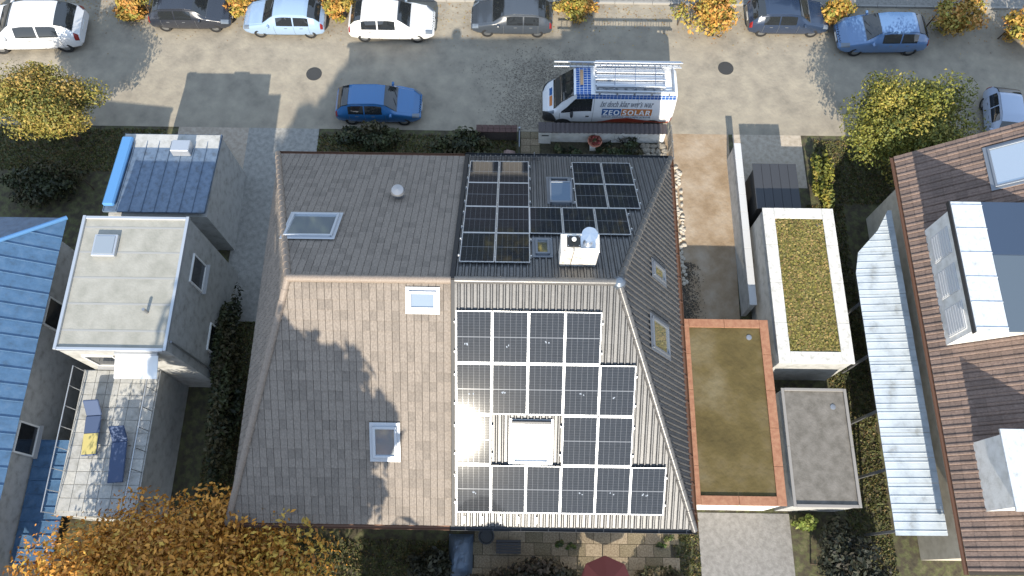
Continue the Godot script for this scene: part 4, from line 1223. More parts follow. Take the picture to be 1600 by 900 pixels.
	var nr := Geo.new()
	slab_poly(nr, nt, [[0.0, 0.0], [-4.8, nv], [4.8, nv]], 0.0, 0.08)
	obj("roof", nr, blue_d, H)
	obj("hip_cap", Geo.new().tube([Vector3(0, 8.03, -3.5), Vector3(4.8, 5.23, -7.6)], [0.09, 0.09], 8), mat("cap_blue", 0.12, 0.28, 0.52, 0.3, 0.2), H)
	obj("ridge_cap", Geo.new().tube([Vector3(0, 8.03, -3.5), Vector3(0, 8.03, 8.4)], [0.09, 0.09], 8), mats["cap_blue"], H)
	wall_window(H, Vector3(4.22, 3.6, -4.0), 1.2, 1.3, Vector3.RIGHT)
	wall_window(H, Vector3(4.22, 3.6, 1.0), 1.2, 1.3, Vector3.RIGHT)
	var dk := thing("carport", "low blue carport roof between the blue house and pale terrace", "carport", Vector3(-16.0, 0, 6.2))
	gable_roof(dk, "roof", -2.3, 2.3, 1.5, slope(Vector3(-0.75, 2.9, 0), Vector3(1, -0.05, 0).normalized(), Vector3(0.05, 1, 0).normalized()), blue, 0.5)
	for sz in [-2.1, 2.1]:
		for sx in [-0.6, 0.6]: obj("post", Geo.new().span(Vector3(sx - 0.05, 0, sz - 0.05), Vector3(sx + 0.05, 2.75, sz + 0.05)), mats["zinc"], dk)

# ------------------------------------------------------------------ neighbours on the right
func right_neighbours() -> void:
	var wl := thing("boundary_wall", "long white boundary wall beside the sandy drive", "wall", Vector3(12.3, 0, -6.5))
	obj("wall", Geo.new().span(Vector3(-0.1, 0, -4.2), Vector3(0.1, 1.5, 3.9)), mats["wall_pale"], wl)
	for i in 9: obj("cap_stone", Geo.new().span(Vector3(-0.16, 1.502, -4.22 + i * 0.902), Vector3(0.16, 1.56, -3.325 + i * 0.902), 0.008), mat("cap_pale", 0.5, 0.5, 0.5, 0.8), wl)
	garage_flat("green_roof_garage", "garage with yellow-green planted roof and broad white border", 12.62, -6.6, 15.7, 0.4, 3.0,
		grain("sedum", [[0.0, 0.110, 0.095, 0.014], [0.4, 0.180, 0.155, 0.025], [0.6, 0.230, 0.190, 0.035], [1.0, 0.300, 0.240, 0.063]], 2.5, 0.95, 0.02, 4.0), grain("coping_white", [[0.0, 0.34, 0.32, 0.28], [0.3, 0.5, 0.485, 0.45], [0.55, 0.6, 0.585, 0.55], [1.0, 0.66, 0.645, 0.61]], 2.5, 0.8, 0.014, 1.0), mats["wall_pale"], 1.75, 0.5)
	var sed := Geo.new()
	for i in 9000:
		var x := rng.randf_range(13.13, 15.18)
		var z := rng.randf_range(-6.08, -0.12)
		var r := rng.randf_range(0.03, 0.06)
		var a := rng.randf() * TAU
		sed.col = [Color(0.17, 0.15, 0.03), Color(0.22, 0.18, 0.045), Color(0.12, 0.11, 0.025), Color(0.25, 0.17, 0.06)][rng.randi() % 4] * rng.randf_range(0.7, 1.3)
		var c := Vector3(x, 2.96 + rng.randf() * 0.05, z)
		var d1 := Vector3(cos(a), rng.randf_range(-0.2, 0.6), sin(a)) * r
		var d2 := Vector3(-sin(a), rng.randf_range(-0.2, 0.6), cos(a)) * r
		sed.quad(c - d1, c + d2, c + d1, c - d2)
	tag(obj("sedum_planting", sed, leaf_mat("leaf")), "yellow-green sedum growing on the white-bordered garage roof", "sedum", "", "stuff")
	garage_flat("grey_garage", "low garage with plain grey-beige flat roof beside the mossy one", 12.75, 1.3, 15.4, 6.0, 2.5,
		grain("bitumen", [[0.0, 0.109, 0.099, 0.085], [0.5, 0.156, 0.143, 0.126], [1.0, 0.204, 0.187, 0.167]], 3.0, 0.9, 0.01, 2.0), mat("edge_grey", 0.25, 0.235, 0.22, 0.7), mats["wall_pale"], 2.2, 0.12, false)
	var sh := thing("shade_shed", "dark grey flat-topped shed added as shade behind the white-bordered garage", "shed", Vector3(13.7, 0, -8.15))  # added: its dark walls and roof stand in for deep shade
	obj("wall", Geo.new().span(Vector3(-0.9, 0, -1.0), Vector3(0.9, 2.1, 1.0)), mat("shed_wall", 0.05, 0.045, 0.04, 0.8), sh)
	for i in 5: obj("roof_sheet", Geo.new().span(Vector3(-1.0 + i * 0.402, 2.102, -1.15), Vector3(-0.61 + i * 0.402, 2.15, 1.15), 0.006), mat("shed_roof", 0.04, 0.042, 0.048, 0.6), sh)
	# white lean-to roof in front of the brown-roofed house
	var L := thing("lean_to_roof", "long white sheet-metal lean-to roof along the brown-roofed house", "canopy", Vector3(18.0, 0, 0.2))
	var lt := slope(Vector3(0.08, 3.35, 0), Vector3(-1, -0.12, 0).normalized(), Vector3(-0.12, 1, 0).normalized())
	var lm := grain("sheet_white", [[0.0, 0.239, 0.252, 0.253], [0.3, 0.386, 0.430, 0.468], [0.5, 0.459, 0.510, 0.552], [1.0, 0.532, 0.580, 0.618]], 5.0, 0.5, 0.01, 0.8)
	for i in 14:
		var za := -6.6 + i * 0.96
		var zb := za + 0.945
		var wa := clampf((za + 6.4) * 0.95, 0.15, 1.85)
		var wb := clampf((zb + 6.4) * 0.95, 0.15, 1.85)
		var sg := Geo.new()
		slab_poly(sg, lt, [[za, 0.0], [za, wa], [zb, wb], [zb, 0.0]], 0.012 * (i % 2), 0.03)
		var sh0 := obj("sheet", sg, lm, L)
		for q in 3:
			var zq := za + 0.16 + q * 0.31
			var wq := lerpf(wa, wb, (zq - za) / 0.945)
			obj("rib", Geo.new().box(lt * Vector3(zq, 0.012 * (i % 2) + 0.018, wq * 0.5), Vector3(0.04, 0.018, wq - 0.01), 0.008, lt.basis), lm, sh0)
	for i in 5: obj("post", Geo.new().span(Vector3(-1.6, 0, -2.6 + i * 2.3), Vector3(-1.5, 3.05, -2.5 + i * 2.3)), mats["zinc"], L)
	# the brown-roofed house
	var H := thing("brown_roof_house", "large house with brown tiled roof and white dormers", "house", Vector3(23.4, 0, 0.0))
	obj("wall", Geo.new().span(Vector3(-4.8, 0, -7.6), Vector3(4.8, 5.0, 7.8)), mats["render_cream"], H)
	var run := 5.6
	var rise := 4.2
	var lv := sqrt(run * run + rise * rise)
	var bm := grain("tile_red_brown", [[0.0, 0.11, 0.075, 0.06], [0.4, 0.16, 0.112, 0.092], [0.6, 0.19, 0.135, 0.11], [1.0, 0.25, 0.185, 0.155]], 1.5, 0.75, 0.03, 2.0, true)
	var wt := slope(Vector3(0, 9.0, 0), Vector3(-run, -rise, 0) / lv, Vector3(-rise, run, 0) / lv)
	var et := slope(Vector3(0, 9.0, 0), Vector3(run, -rise, 0) / lv, Vector3(rise, run, 0) / lv)
	var vs := []
	for k in 4: vs.append(tile_geo(0.33, lv / 18.0, 0.8 + 0.12 * k, "roll"))
	var bb := Geo.new()
	slab_poly(bb, wt, [[-8.2, 0.0], [-8.2, lv], [8.4, lv], [8.4, 0.0]], -0.045, 0.1)
	slab_poly(bb, et, [[-8.4, 0.0], [-8.4, lv], [8.2, lv], [8.2, 0.0]], -0.045, 0.1)
	obj("roof_boards", bb, mats["boards"], H)
	var rest := Geo.new()
	var picked := []
	lay_tiles(wt, 0.33, lv / 18.0, 18, -8.2, 50, [], vs, [], true, rest, picked, 0.0)
	lay_tiles(et, 0.33, lv / 18.0, 18, -8.4, 50, [], vs, [], false, rest, [], 0.0)
	for p in picked: p[3] = -p[3]
	set_tiles(H, vs, bm, picked, rest, 240)
	cap_row(H, "ridge_tile", Vector3(0, 9.0, -8.2), Vector3(0, 9.0, 8.4), Vector3.UP, 0.13, 40, mats["cap_brown"])
	var gt := Geo.new()
	trough(gt, Vector3(-run - 0.07, 4.75, 8.4), Vector3(-run - 0.07, 4.75, -8.2), 0.08)
	obj("gutter", gt, mats["gutter_copper"], H)
	for gz in [-7.6, 7.8]:
		var gg := Geo.new()
		gg.tri(Vector3(-4.8, 5.0, gz), Vector3(4.8, 5.0, gz), Vector3(0, 8.6, gz))
		obj("gable", gg, mats["render_cream"], H)
	# dormers: white cheeks, flat roof of dark blue zinc / white sheet
	var d1 := obj("dormer", Geo.new().span(Vector3(-5.1, 4.7, -4.6), Vector3(-1.6, 7.35, 0.2)), mats["render_white"], H)
	obj("dormer_roof", Geo.new().span(Vector3(-5.25, 7.352, -4.75), Vector3(-4.1, 7.45, 0.35), 0.01), grain("dormer_white", [[0.0, 0.34, 0.35, 0.35], [0.35, 0.5, 0.53, 0.56], [1.0, 0.62, 0.66, 0.7]], 2.5, 0.5, 0.014, 0.8), d1)
	obj("dormer_roof", Geo.new().span(Vector3(-4.09, 7.352, -4.75), Vector3(-1.5, 7.45, -2.6), 0.01), mat("zinc_navy", 0.05, 0.075, 0.12, 0.4, 0.3), d1)
	obj("dormer_roof", Geo.new().span(Vector3(-4.09, 7.352, -2.59), Vector3(-1.5, 7.45, 0.35), 0.01), mat("zinc_grey", 0.11, 0.14, 0.17, 0.45, 0.3), d1)
	for k in 3:
		var shu := obj("shutter", Geo.new().span(Vector3(-5.14, 5.5, -4.1 + k * 1.5), Vector3(-5.101, 6.7, -3.0 + k * 1.5), 0.01), mat("shutter_white", 0.6, 0.61, 0.62, 0.6), d1)
		for q in 7: obj("slat", Geo.new().span(Vector3(-5.16, 5.56 + q * 0.16, -4.05 + k * 1.5), Vector3(-5.141, 5.67 + q * 0.16, -3.05 + k * 1.5), 0.006), mats["shutter_white"], shu)
	for k in 6: obj("standing_seam", Geo.new().span(Vector3(-5.24, 7.451, -4.6 + k * 0.96), Vector3(-4.11, 7.485, -4.57 + k * 0.96)), mats["dormer_white"], d1)
	obj("fascia", Geo.new().span(Vector3(-5.3, 7.22, -4.78), Vector3(-5.252, 7.44, 0.38), 0.006), mats["gutter_dark"], d1)
	var d2 := obj("dormer", Geo.new().span(Vector3(-4.9, 4.9, 3.9), Vector3(-1.8, 7.2, 6.3)), mats["render_white"], H)
	obj("dormer_roof", Geo.new().span(Vector3(-5.05, 7.202, 3.75), Vector3(-1.7, 7.29, 6.45), 0.01), mats["dormer_white"], d2)
	roof_window(H, wt, 1.6, 2.6, 2.6, 3.9, "window_zinc", 0.09, "sky_pane")
	roof_window(H, wt, -7.4, -5.7, 2.2, 3.7, "window_zinc", 0.09, "sky_pane")
	obj("chimney", Geo.new().span(Vector3(-0.4, 8.0, 1.6), Vector3(0.4, 10.2, 2.3), 0.02), mats["old_stone"], H)

# ------------------------------------------------------------------ lofted vehicle bodies
# stations: [u from the tail, sill height, half width, belt height, top height, half width at the top]
func crom(a: float, b: float, c: float, d: float, t: float) -> float:
	return 0.5 * ((2 * b) + (c - a) * t + (2 * a - 5 * b + 4 * c - d) * t * t + (3 * b - a - 3 * c + d) * t * t * t)
func station(st: Array, u: float) -> Array:
	var i := 0
	while i < st.size() - 2 and u > st[i + 1][0]: i += 1
	var p: Array = st[i]
	var q: Array = st[i + 1]
	var t := clampf((u - p[0]) / (q[0] - p[0]), 0, 1)
	t = lerpf(t, t * t * (3 - 2 * t), 0.35)
	var r := []
	for k in 6: r.append(lerpf(p[k], q[k], t))
	return r
func ring(s: Array) -> Array:
	var lo: float = s[1]
	var w: float = s[2]
	var be: float = s[3]
	var tp: float = s[4]
	var wt: float = s[5]
	return [Vector2(w * 0.9, lo), Vector2(w, lerpf(lo, be, 0.22)), Vector2(w, be), Vector2(wt, lerpf(be, tp, 0.84)), Vector2(wt * 0.86, lerpf(be, tp, 0.975)), Vector2(0, tp + 0.015)]
func surf(st: Array, L: float, u: float, s: float, side: float) -> Vector3:
	var r := ring(station(st, u))
	var i := clampi(int(floor(s)), 0, 4)
	var t := s - i
	var a: Vector2 = r[maxi(i - 1, 0)]
	var b: Vector2 = r[i]
	var c: Vector2 = r[i + 1]
	var d: Vector2 = r[i + 2] if i + 2 <= 5 else Vector2(-r[4].x, r[4].y)
	return Vector3(L * 0.5 - u, crom(a.y, b.y, c.y, d.y, t), side * crom(a.x, b.x, c.x, d.x, t))
func snorm(st: Array, L: float, u: float, s: float, side: float) -> Vector3:
	var e := 0.03
	var s0 := maxf(s - e, 0.0)
	var s1 := minf(s + e, 5.0)
	var du := surf(st, L, u + e, s, side) - surf(st, L, u - e, s, side)
	var ds := surf(st, L, u, s1, side) - surf(st, L, u, s0, side)
	var n := du.cross(ds).normalized()
	var out := surf(st, L, u, s, side) - Vector3(L * 0.5 - u, 0.6, 0)
	out.x = 0
	return n if n.dot(out) > 0 else -n
func body(st: Array, L: float, nu := 46, ns := 20) -> Geo:
	var g := Geo.new()
	var u1: float = st[-1][0]
	for side in [1.0, -1.0]:
		var P := []
		var Q := []
		for i in nu + 1:
			var pr := []
			var qr := []
			for j in ns + 1:
				pr.append(surf(st, L, u1 * i / nu, 5.0 * j / ns, side)); qr.append(snorm(st, L, u1 * i / nu, 5.0 * j / ns, side))
			P.append(pr); Q.append(qr)
		for i in nu:
			for j in ns:
				g.trin(P[i][j], P[i + 1][j], P[i + 1][j + 1], Q[i][j], Q[i + 1][j], Q[i + 1][j + 1])
				g.trin(P[i][j], P[i + 1][j + 1], P[i][j + 1], Q[i][j], Q[i + 1][j + 1], Q[i][j + 1])
		for e in [0, nu]:    # tail and nose ends
			for j in ns:
				var a: Vector3 = P[e][j]
				var b: Vector3 = P[e][j + 1]
				g.quad(a, b, Vector3(b.x, b.y, 0), Vector3(a.x, a.y, 0))
		for i in nu:         # floor
			g.quad(P[i][0], P[i + 1][0], Vector3(P[i + 1][0].x, P[i + 1][0].y, 0), Vector3(P[i][0].x, P[i][0].y, 0))
	return g
# a sheet that follows the body: s bounds are given at both ends of the u range
func patch(g: Geo, st: Array, L: float, ua: float, ub: float, lo_a: float, hi_a: float, lo_b: float, hi_b: float, side: float, off: float, nu := 8, ns := 6) -> void:
	var P := []
	var Q := []
	for i in nu + 1:
		var t := i / float(nu)
		var pr := []
		var qr := []
		for j in ns + 1:
			var s := lerpf(lerpf(lo_a, lo_b, t), lerpf(hi_a, hi_b, t), j / float(ns))
			var u := lerpf(ua, ub, t)
			var n := snorm(st, L, u, s, side)
			pr.append(surf(st, L, u, s, side) + n * off); qr.append(n)
		P.append(pr); Q.append(qr)
	for i in nu:
		for j in ns:
			g.trin(P[i][j], P[i + 1][j], P[i + 1][j + 1], Q[i][j], Q[i + 1][j], Q[i + 1][j + 1])
			g.trin(P[i][j], P[i + 1][j + 1], P[i][j + 1], Q[i][j], Q[i + 1][j + 1], Q[i][j + 1])
func wheel(parent: Node, at: Vector3, r: float, w: float) -> void:
	var b := Basis(Vector3.RIGHT, PI / 2)
	var t := obj("wheel", Geo.new().lathe([Vector2(r * 0.6, -w * 0.5), Vector2(r * 0.93, -w * 0.5), Vector2(r, -w * 0.35), Vector2(r, w * 0.35), Vector2(r * 0.93, w * 0.5), Vector2(r * 0.6, w * 0.5)], at, 22, b), mat("tyre", 0.02, 0.02, 0.021, 0.85), parent)
	var g := Geo.new()
	var s := signf(at.z)
	g.lathe([Vector2(0.001, s * w * 0.38), Vector2(r * 0.3, s * w * 0.42), Vector2(r * 0.6, s * w * 0.4)], at, 18, b)
	obj("rim", g, mat("rim", 0.35, 0.36, 0.37, 0.35, 0.8), t)

func van() -> void:
	var L := 6.56
	var v := thing("delivery_van", "white company van with blue grid print, red swoosh and aluminium roof rack", "van", Vector3(6.28, 0.0, -13.45))
	v.scale = Vector3(0.963, 1, 1)
	var st := [[0.0, 0.42, 0.9, 1.35, 2.4, 0.72], [0.08, 0.38, 0.98, 1.38, 2.5, 0.77], [0.5, 0.36, 1.0, 1.4, 2.55, 0.8], [4.5, 0.36, 1.0, 1.4, 2.55, 0.8], [5.05, 0.36, 0.99, 1.33, 2.46, 0.76], [5.6, 0.36, 0.99, 1.25, 1.95, 0.78], [6.02, 0.36, 0.97, 1.17, 1.36, 0.84], [6.3, 0.34, 0.93, 1.0, 1.14, 0.8], [6.48, 0.32, 0.86, 0.82, 0.92, 0.7], [6.56, 0.32, 0.7, 0.62, 0.7, 0.55]]
	var wp := mat("van_white", 0.72, 0.74, 0.77, 0.28)
	wp.clearcoat_enabled = true; wp.clearcoat = 0.6; wp.clearcoat_roughness = 0.1
	obj("body", body(st, L, 64, 26), wp, v)
	var blk := mat("black_trim", 0.02, 0.021, 0.023, 0.5)
	var glass := mat("car_glass", 0.02, 0.023, 0.026, 0.03, 0.0, 0.8)
	var g := Geo.new()
	for sd in [1.0, -1.0]: patch(g, st, L, 5.1, 6.04, 3.35, 5.0, 3.1, 5.0, sd, 0.012, 10, 8)
	obj("windscreen", g, glass, v)
	for k in 2:
		var wg := Geo.new()
		var w0 := Vector3(L * 0.5 - 5.98, 1.42, 0.15 - k * 0.75)
		wg.tube([w0, w0 + Vector3(0.28, 0.2, 0.62)], [0.012, 0.008], 5)
		obj("wiper", wg, blk, v)
	for sd in [1.0, -1.0]:
		g = Geo.new()
		patch(g, st, L, 4.16, 5.0, 2.05, 2.82, 2.05, 2.8, sd, 0.012)
		patch(g, st, L, 5.0, 5.66, 2.05, 2.8, 2.0, 2.18, sd, 0.012)
		obj("side_window", g, glass, v)
		g = Geo.new()
		patch(g, st, L, 6.02, 6.46, 1.95, 2.7, 2.1, 3.0, sd, 0.01)
		obj("headlight", g, mat("lamp_glass", 0.16, 0.19, 0.23, 0.1), v)
		g = Geo.new()
		patch(g, st, L, 0.01, 0.09, 0.9, 1.5, 0.9, 1.5, sd, 0.01)
		obj("tail_light", g, mat("lamp_red", 0.25, 0.02, 0.02, 0.2), v)
		g = Geo.new()
		patch(g, st, L, 5.9, 6.55, 0.0, 1.3, 0.0, 3.4, sd, 0.02, 14, 8)
		obj("bumper", g, blk, v)
		g = Geo.new()
		patch(g, st, L, 0.02, 6.0, 0.02, 0.55, 0.02, 0.55, sd, 0.014, 20, 3)
		obj("side_sill", g, blk, v)
		var mir := obj("mirror", Geo.new().box(Vector3(L * 0.5 - 5.15, 1.38, sd * 1.17), Vector3(0.14, 0.3, 0.22), 0.04), blk, v)
		obj("mirror_arm", Geo.new().tube([Vector3(L * 0.5 - 5.2, 1.25, sd * 0.98), Vector3(L * 0.5 - 5.15, 1.27, sd * 1.1)], [0.03, 0.03], 8), blk, mir)
		obj("door_handle", Geo.new().box(Vector3(L * 0.5 - 4.33, 1.02, sd * 1.02), Vector3(0.17, 0.1, 0.035), 0.012), blk, v)
		g = Geo.new()
		patch(g, st, L, 4.06, 4.075, 0.6, 3.2, 0.6, 3.2, sd, 0.006, 2, 8)
		patch(g, st, L, 5.72, 5.735, 0.6, 2.0, 0.6, 2.0, sd, 0.006, 2, 8)
		patch(g, st, L, 1.9, 1.91, 0.6, 3.1, 0.6, 3.1, sd, 0.006, 2, 8)
		obj("door_gap", g, mat("gap_grey", 0.12, 0.125, 0.13, 0.6), v)
		for u in [0.98, 5.55]:
			wheel(v, Vector3(L * 0.5 - u, 0.345, sd * 0.87), 0.345, 0.23)
			g = Geo.new()
			for q in 14:
				var a0 := PI * q / 14.0
				var a1 := PI * (q + 1) / 14.0
				var c0 := Vector3(L * 0.5 - u, 0.345, sd * 1.012)
				for rr in [[0.0, 0.46]]:
					g.quad(c0, c0 + Vector3(cos(a0) * 0.44, sin(a0) * 0.42, 0), c0 + Vector3(cos(a1) * 0.44, sin(a1) * 0.42, 0), c0)
			obj("wheel_arch", g, blk, v)
	# blue solar-cell print: squares over the front of the roof and along the upper sides
	var blue := mat("print_blue", 0.006, 0.085, 0.33, 0.35)
	g = Geo.new()
	var sq := 0.185
	for i in 4:
		var u := 5.0 - (i + 1) * sq
		for sd in [1.0, -1.0]:
			for q in 9: patch(g, st, L, u + 0.012, u + sq - 0.012, 3.4 + q * 0.177 + 0.015, 3.4 + (q + 1) * 0.177 - 0.015, 3.4 + q * 0.177 + 0.015, 3.4 + (q + 1) * 0.177 - 0.015, sd, 0.005, 1, 2)
	for sd in [1.0, -1.0]:
		for i in 27:
			var u := 0.06 + i * sq * 0.98
			if u > 4.9: continue
			for q in 3:
				var a := 2.8 + q * 0.2
				patch(g, st, L, u + 0.012, u + sq - 0.012, a + 0.015, a + 0.185, a + 0.015, a + 0.185, sd, 0.006, 1, 2)
	obj("grid_print", g, blue, v)
	obj("roof_logo", Geo.new().box(Vector3(L * 0.5 - 4.72, 2.575, -0.12), Vector3(0.15, 0.006, 0.85), 0), mat("print_tan", 0.5, 0.3, 0.16, 0.5), v)
	# red swoosh low on both sides
	for sd in [1.0, -1.0]:
		g = Geo.new()
		patch(g, st, L, 0.04, 0.9, 0.56, 1.05, 0.56, 1.12, sd, 0.016, 6, 3)
		patch(g, st, L, 0.9, 2.3, 0.56, 1.12, 0.56, 1.5, sd, 0.016, 10, 3)
		patch(g, st, L, 2.3, 3.0, 0.56, 1.5, 0.56, 1.36, sd, 0.016, 6, 3)
		patch(g, st, L, 3.0, 4.1, 0.56, 1.36, 0.56, 0.7, sd, 0.016, 10, 3)
		obj("red_swoosh", g, mat("print_red", 0.32, 0.045, 0.02, 0.4), v)
	# lettering on the house side
	print_text(v, st, L, "slogan", "Ist doch klar wer's war", 2.42, 2.5, 2.6, "text_dark", true, 0.36)
	for q in [["logo_blue_field", 3.18, 3.72, "print_logo_blue"], ["logo_orange_field", 1.2, 3.13, "print_orange"]]: pass
	g = Geo.new()
	patch(g, st, L, 2.68, 3.62, 1.7, 2.22, 1.7, 2.22, 1.0, 0.006, 6, 4)
	obj("logo_blue_field", g, mat("print_logo_blue", 0.015, 0.09, 0.27, 0.4), v)
	g = Geo.new()
	patch(g, st, L, 1.12, 2.64, 1.7, 2.22, 1.7, 2.22, 1.0, 0.006, 6, 4)
	obj("logo_orange_field", g, mat("print_orange", 0.48, 0.17, 0.05, 0.4), v)
	print_text(v, st, L, "logo_letters", "ZEO", 3.15, 1.96, 0.82, "text_white", false, 0.36)
	print_text(v, st, L, "logo_letters", "SOLAR", 1.88, 1.96, 1.4, "text_white", false, 0.36)
	print_text(v, st, L, "tag_line", "MACH DEINEN EIGENEN STROM", 2.37, 1.58, 2.45, "text_grey", false, 0.13)
	# the same logo small on the bonnet
	g = Geo.new()
	patch(g, st, L, 6.1, 6.24, 4.2, 4.95, 4.2, 4.95, 1.0, 0.008, 3, 4)
	obj("bonnet_logo", g, mats["print_orange"], v)
	g = Geo.new()
	patch(g, st, L, 6.1, 6.24, 4.45, 5.0, 4.45, 5.0, -1.0, 0.008, 3, 4)
	obj("bonnet_logo", g, mats["print_logo_blue"], v)
	obj("paper", Geo.new().box(Vector3(L * 0.5 - 5.86, 1.56, 0.42), Vector3(0.16, 0.006, 0.2), 0, Basis(Vector3.BACK, 0.85)), mat("paper", 0.6, 0.68, 0.75, 0.6), v)
	obj("aerial", Geo.new().tube([Vector3(L * 0.5 - 4.98, 2.47, 0.05), Vector3(L * 0.5 - 4.8, 2.62, 0.02)], [0.014, 0.006], 6), blk, v)
	# roof rack
	var alu := mat("rack_alu", 0.5, 0.53, 0.57, 0.42, 0.9)
	var rk := obj("roof_rack", Geo.new().span(Vector3(-3.0, 2.42, 0.74), Vector3(0.85, 2.48, 0.8), 0.006), alu, v)
	rk.set_meta("label", "aluminium roof rack of rails and cross bars")
	rk.position = Vector3(2.2, 0.22, 0)
	obj("long_rail", Geo.new().span(Vector3(-3.0, 2.42, -0.8), Vector3(0.85, 2.48, -0.74), 0.006), alu, rk)
	obj("long_rail", Geo.new().span(Vector3(-3.0, 2.53, 0.74), Vector3(0.85, 2.57, 0.8), 0.006), alu, rk)
	for i in 9:
		var x := -2.95 + i * 0.465
		obj("cross_bar", Geo.new().span(Vector3(x, 2.425, -0.738), Vector3(x + 0.12, 2.47, 0.738), 0.005), alu, rk)
	for i in 5: obj("front_slat", Geo.new().span(Vector3(-2.62 + i * 0.1, 2.471, -0.66), Vector3(-2.57 + i * 0.1, 2.55, 0.6), 0.005), alu, rk)
	for i in 5:
		for sz in [-0.77, 0.77]: obj("rack_foot", Geo.new().span(Vector3(-2.8 + i * 0.85, 2.25, sz - 0.03), Vector3(-2.74 + i * 0.85, 2.421, sz + 0.03)), alu, rk)
	obj("roller", Geo.new().tube([Vector3(0.82, 2.52, -0.7), Vector3(0.82, 2.52, 0.7)], [0.035, 0.035], 10), alu, rk)
	# load: bundled profiles and a long ladder
	var zs := [-0.42, -0.31, -0.2, -0.06, 0.06, 0.19, 0.31, 0.45, 0.57]
	var wd := [0.1, 0.05, 0.06, 0.12, 0.05, 0.1, 0.06, 0.12, 0.07]
	var pal := mat("profile_alu", 0.52, 0.54, 0.57, 0.42, 0.9)
	for i in zs.size():
		var p := thing("aluminium_profile", "%s aluminium profile in the bundle strapped on the van, counted from the ladder" % ["first", "second", "third", "fourth", "fifth", "sixth", "seventh", "eighth", "ninth"][i], "profile", Vector3(6.28, 2.776, -13.45), 0.0, "profiles on the van's rack")
		var h := 0.05 + 0.04 * (i % 3)
		obj("bar", Geo.new().span(Vector3(-0.72 - (i % 2) * 0.06, 0, zs[i] - wd[i] * 0.5), Vector3(2.42 + (i % 3) * 0.05, h, zs[i] + wd[i] * 0.5), 0.006), pal, p)
		obj("lip", Geo.new().span(Vector3(-0.7, h, zs[i] - wd[i] * 0.5), Vector3(2.4, h + 0.012, zs[i] - wd[i] * 0.5 + 0.014)), pal, p)
	for i in 3:
		var sp := thing("lashing_strap", ["lashing strap over the profiles nearest the van's cab", "lashing strap over the middle of the profile bundle", "lashing strap over the profiles nearest the van's tail"][i], "strap", Vector3(6.28 + [0.15, 1.1, 2.05][i], 2.77, -13.45), 0.0, "straps on the van's load")
		obj("webbing", Geo.new().tube([Vector3(-0.05, -0.05, 0.72), Vector3(-0.03, 0.1, 0.62), Vector3(0, 0.165, 0.1), Vector3(0.03, 0.15, -0.45), Vector3(0.03, -0.05, -0.55)], [0.012, 0.012, 0.012, 0.012, 0.012], 6), mat("strap_blue", 0.12, 0.17, 0.28, 0.8), sp)
		obj("buckle", Geo.new().box(Vector3(-0.04, 0.05, 0.66), Vector3(0.05, 0.06, 0.03), 0.006), mats["steel"], sp)
	var ld := thing("ladder", "long aluminium ladder on edge along the van's street side", "ladder", Vector3(6.32, 2.7, -14.06))
	for y in [0.0, 0.34]:
		obj("stile", Geo.new().span(Vector3(-2.75, y, -0.035), Vector3(3.3, y + 0.07, 0.035), 0.006), pal, ld)
	for i in 21: obj("rung", Geo.new().tube([Vector3(-2.55 + i * 0.285, 0.05, 0), Vector3(-2.55 + i * 0.285, 0.36, 0)], [0.016, 0.016], 8), pal, ld)
	var l2 := thing("second_ladder_section", "shorter ladder section strapped beside the long ladder", "ladder", Vector3(6.7, 2.72, -14.15))
	for y in [0.0, 0.3]:
		obj("stile", Geo.new().span(Vector3(-1.2, y, -0.03), Vector3(2.85, y + 0.06, 0.03), 0.006), pal, l2)
	for i in 14: obj("rung", Geo.new().tube([Vector3(-1.05 + i * 0.285, 0.04, 0), Vector3(-1.05 + i * 0.285, 0.32, 0)], [0.015, 0.015], 8), pal, l2)

func print_text(v: Node, st: Array, L: float, called: String, s: String, u: float, sp: float, width: float, m: String, slant: bool, height: float) -> void:
	mat("text_dark", 0.06, 0.075, 0.11, 0.6); mat("text_white", 0.78, 0.8, 0.82, 0.5); mat("text_grey", 0.2, 0.24, 0.3, 0.6)
	var f := SystemFont.new()
	f.font_names = PackedStringArray(["Droid Serif" if slant else "Droid Sans"])
	f.font_italic = slant
	f.font_weight = 400 if slant else 700
	var tm := TextMesh.new()
	tm.text = s; tm.font = f; tm.font_size = 64; tm.pixel_size = 0.01; tm.depth = 0.004
	var o := MeshInstance3D.new()
	o.mesh = tm
	o.material_override = mats[m]
	o.name = numbered(v, called)
	v.add_child(o, true)
	var bb := tm.get_aabb()
	var n := snorm(st, L, u, sp, 1.0)
	var up := (surf(st, L, u, sp + 0.1, 1.0) - surf(st, L, u, sp - 0.1, 1.0)).normalized()
	var right := up.cross(n).normalized()
	var kx := width / bb.size.x
	var ky := height / bb.size.y
	var b := Basis(right * kx, up * ky + (right * ky * 0.22 if slant else Vector3.ZERO), n)
	var c := bb.position + bb.size * 0.5
	o.transform = Transform3D(b, surf(st, L, u, sp, 1.0) + n * 0.014 - b * Vector3(c.x, c.y, 0))

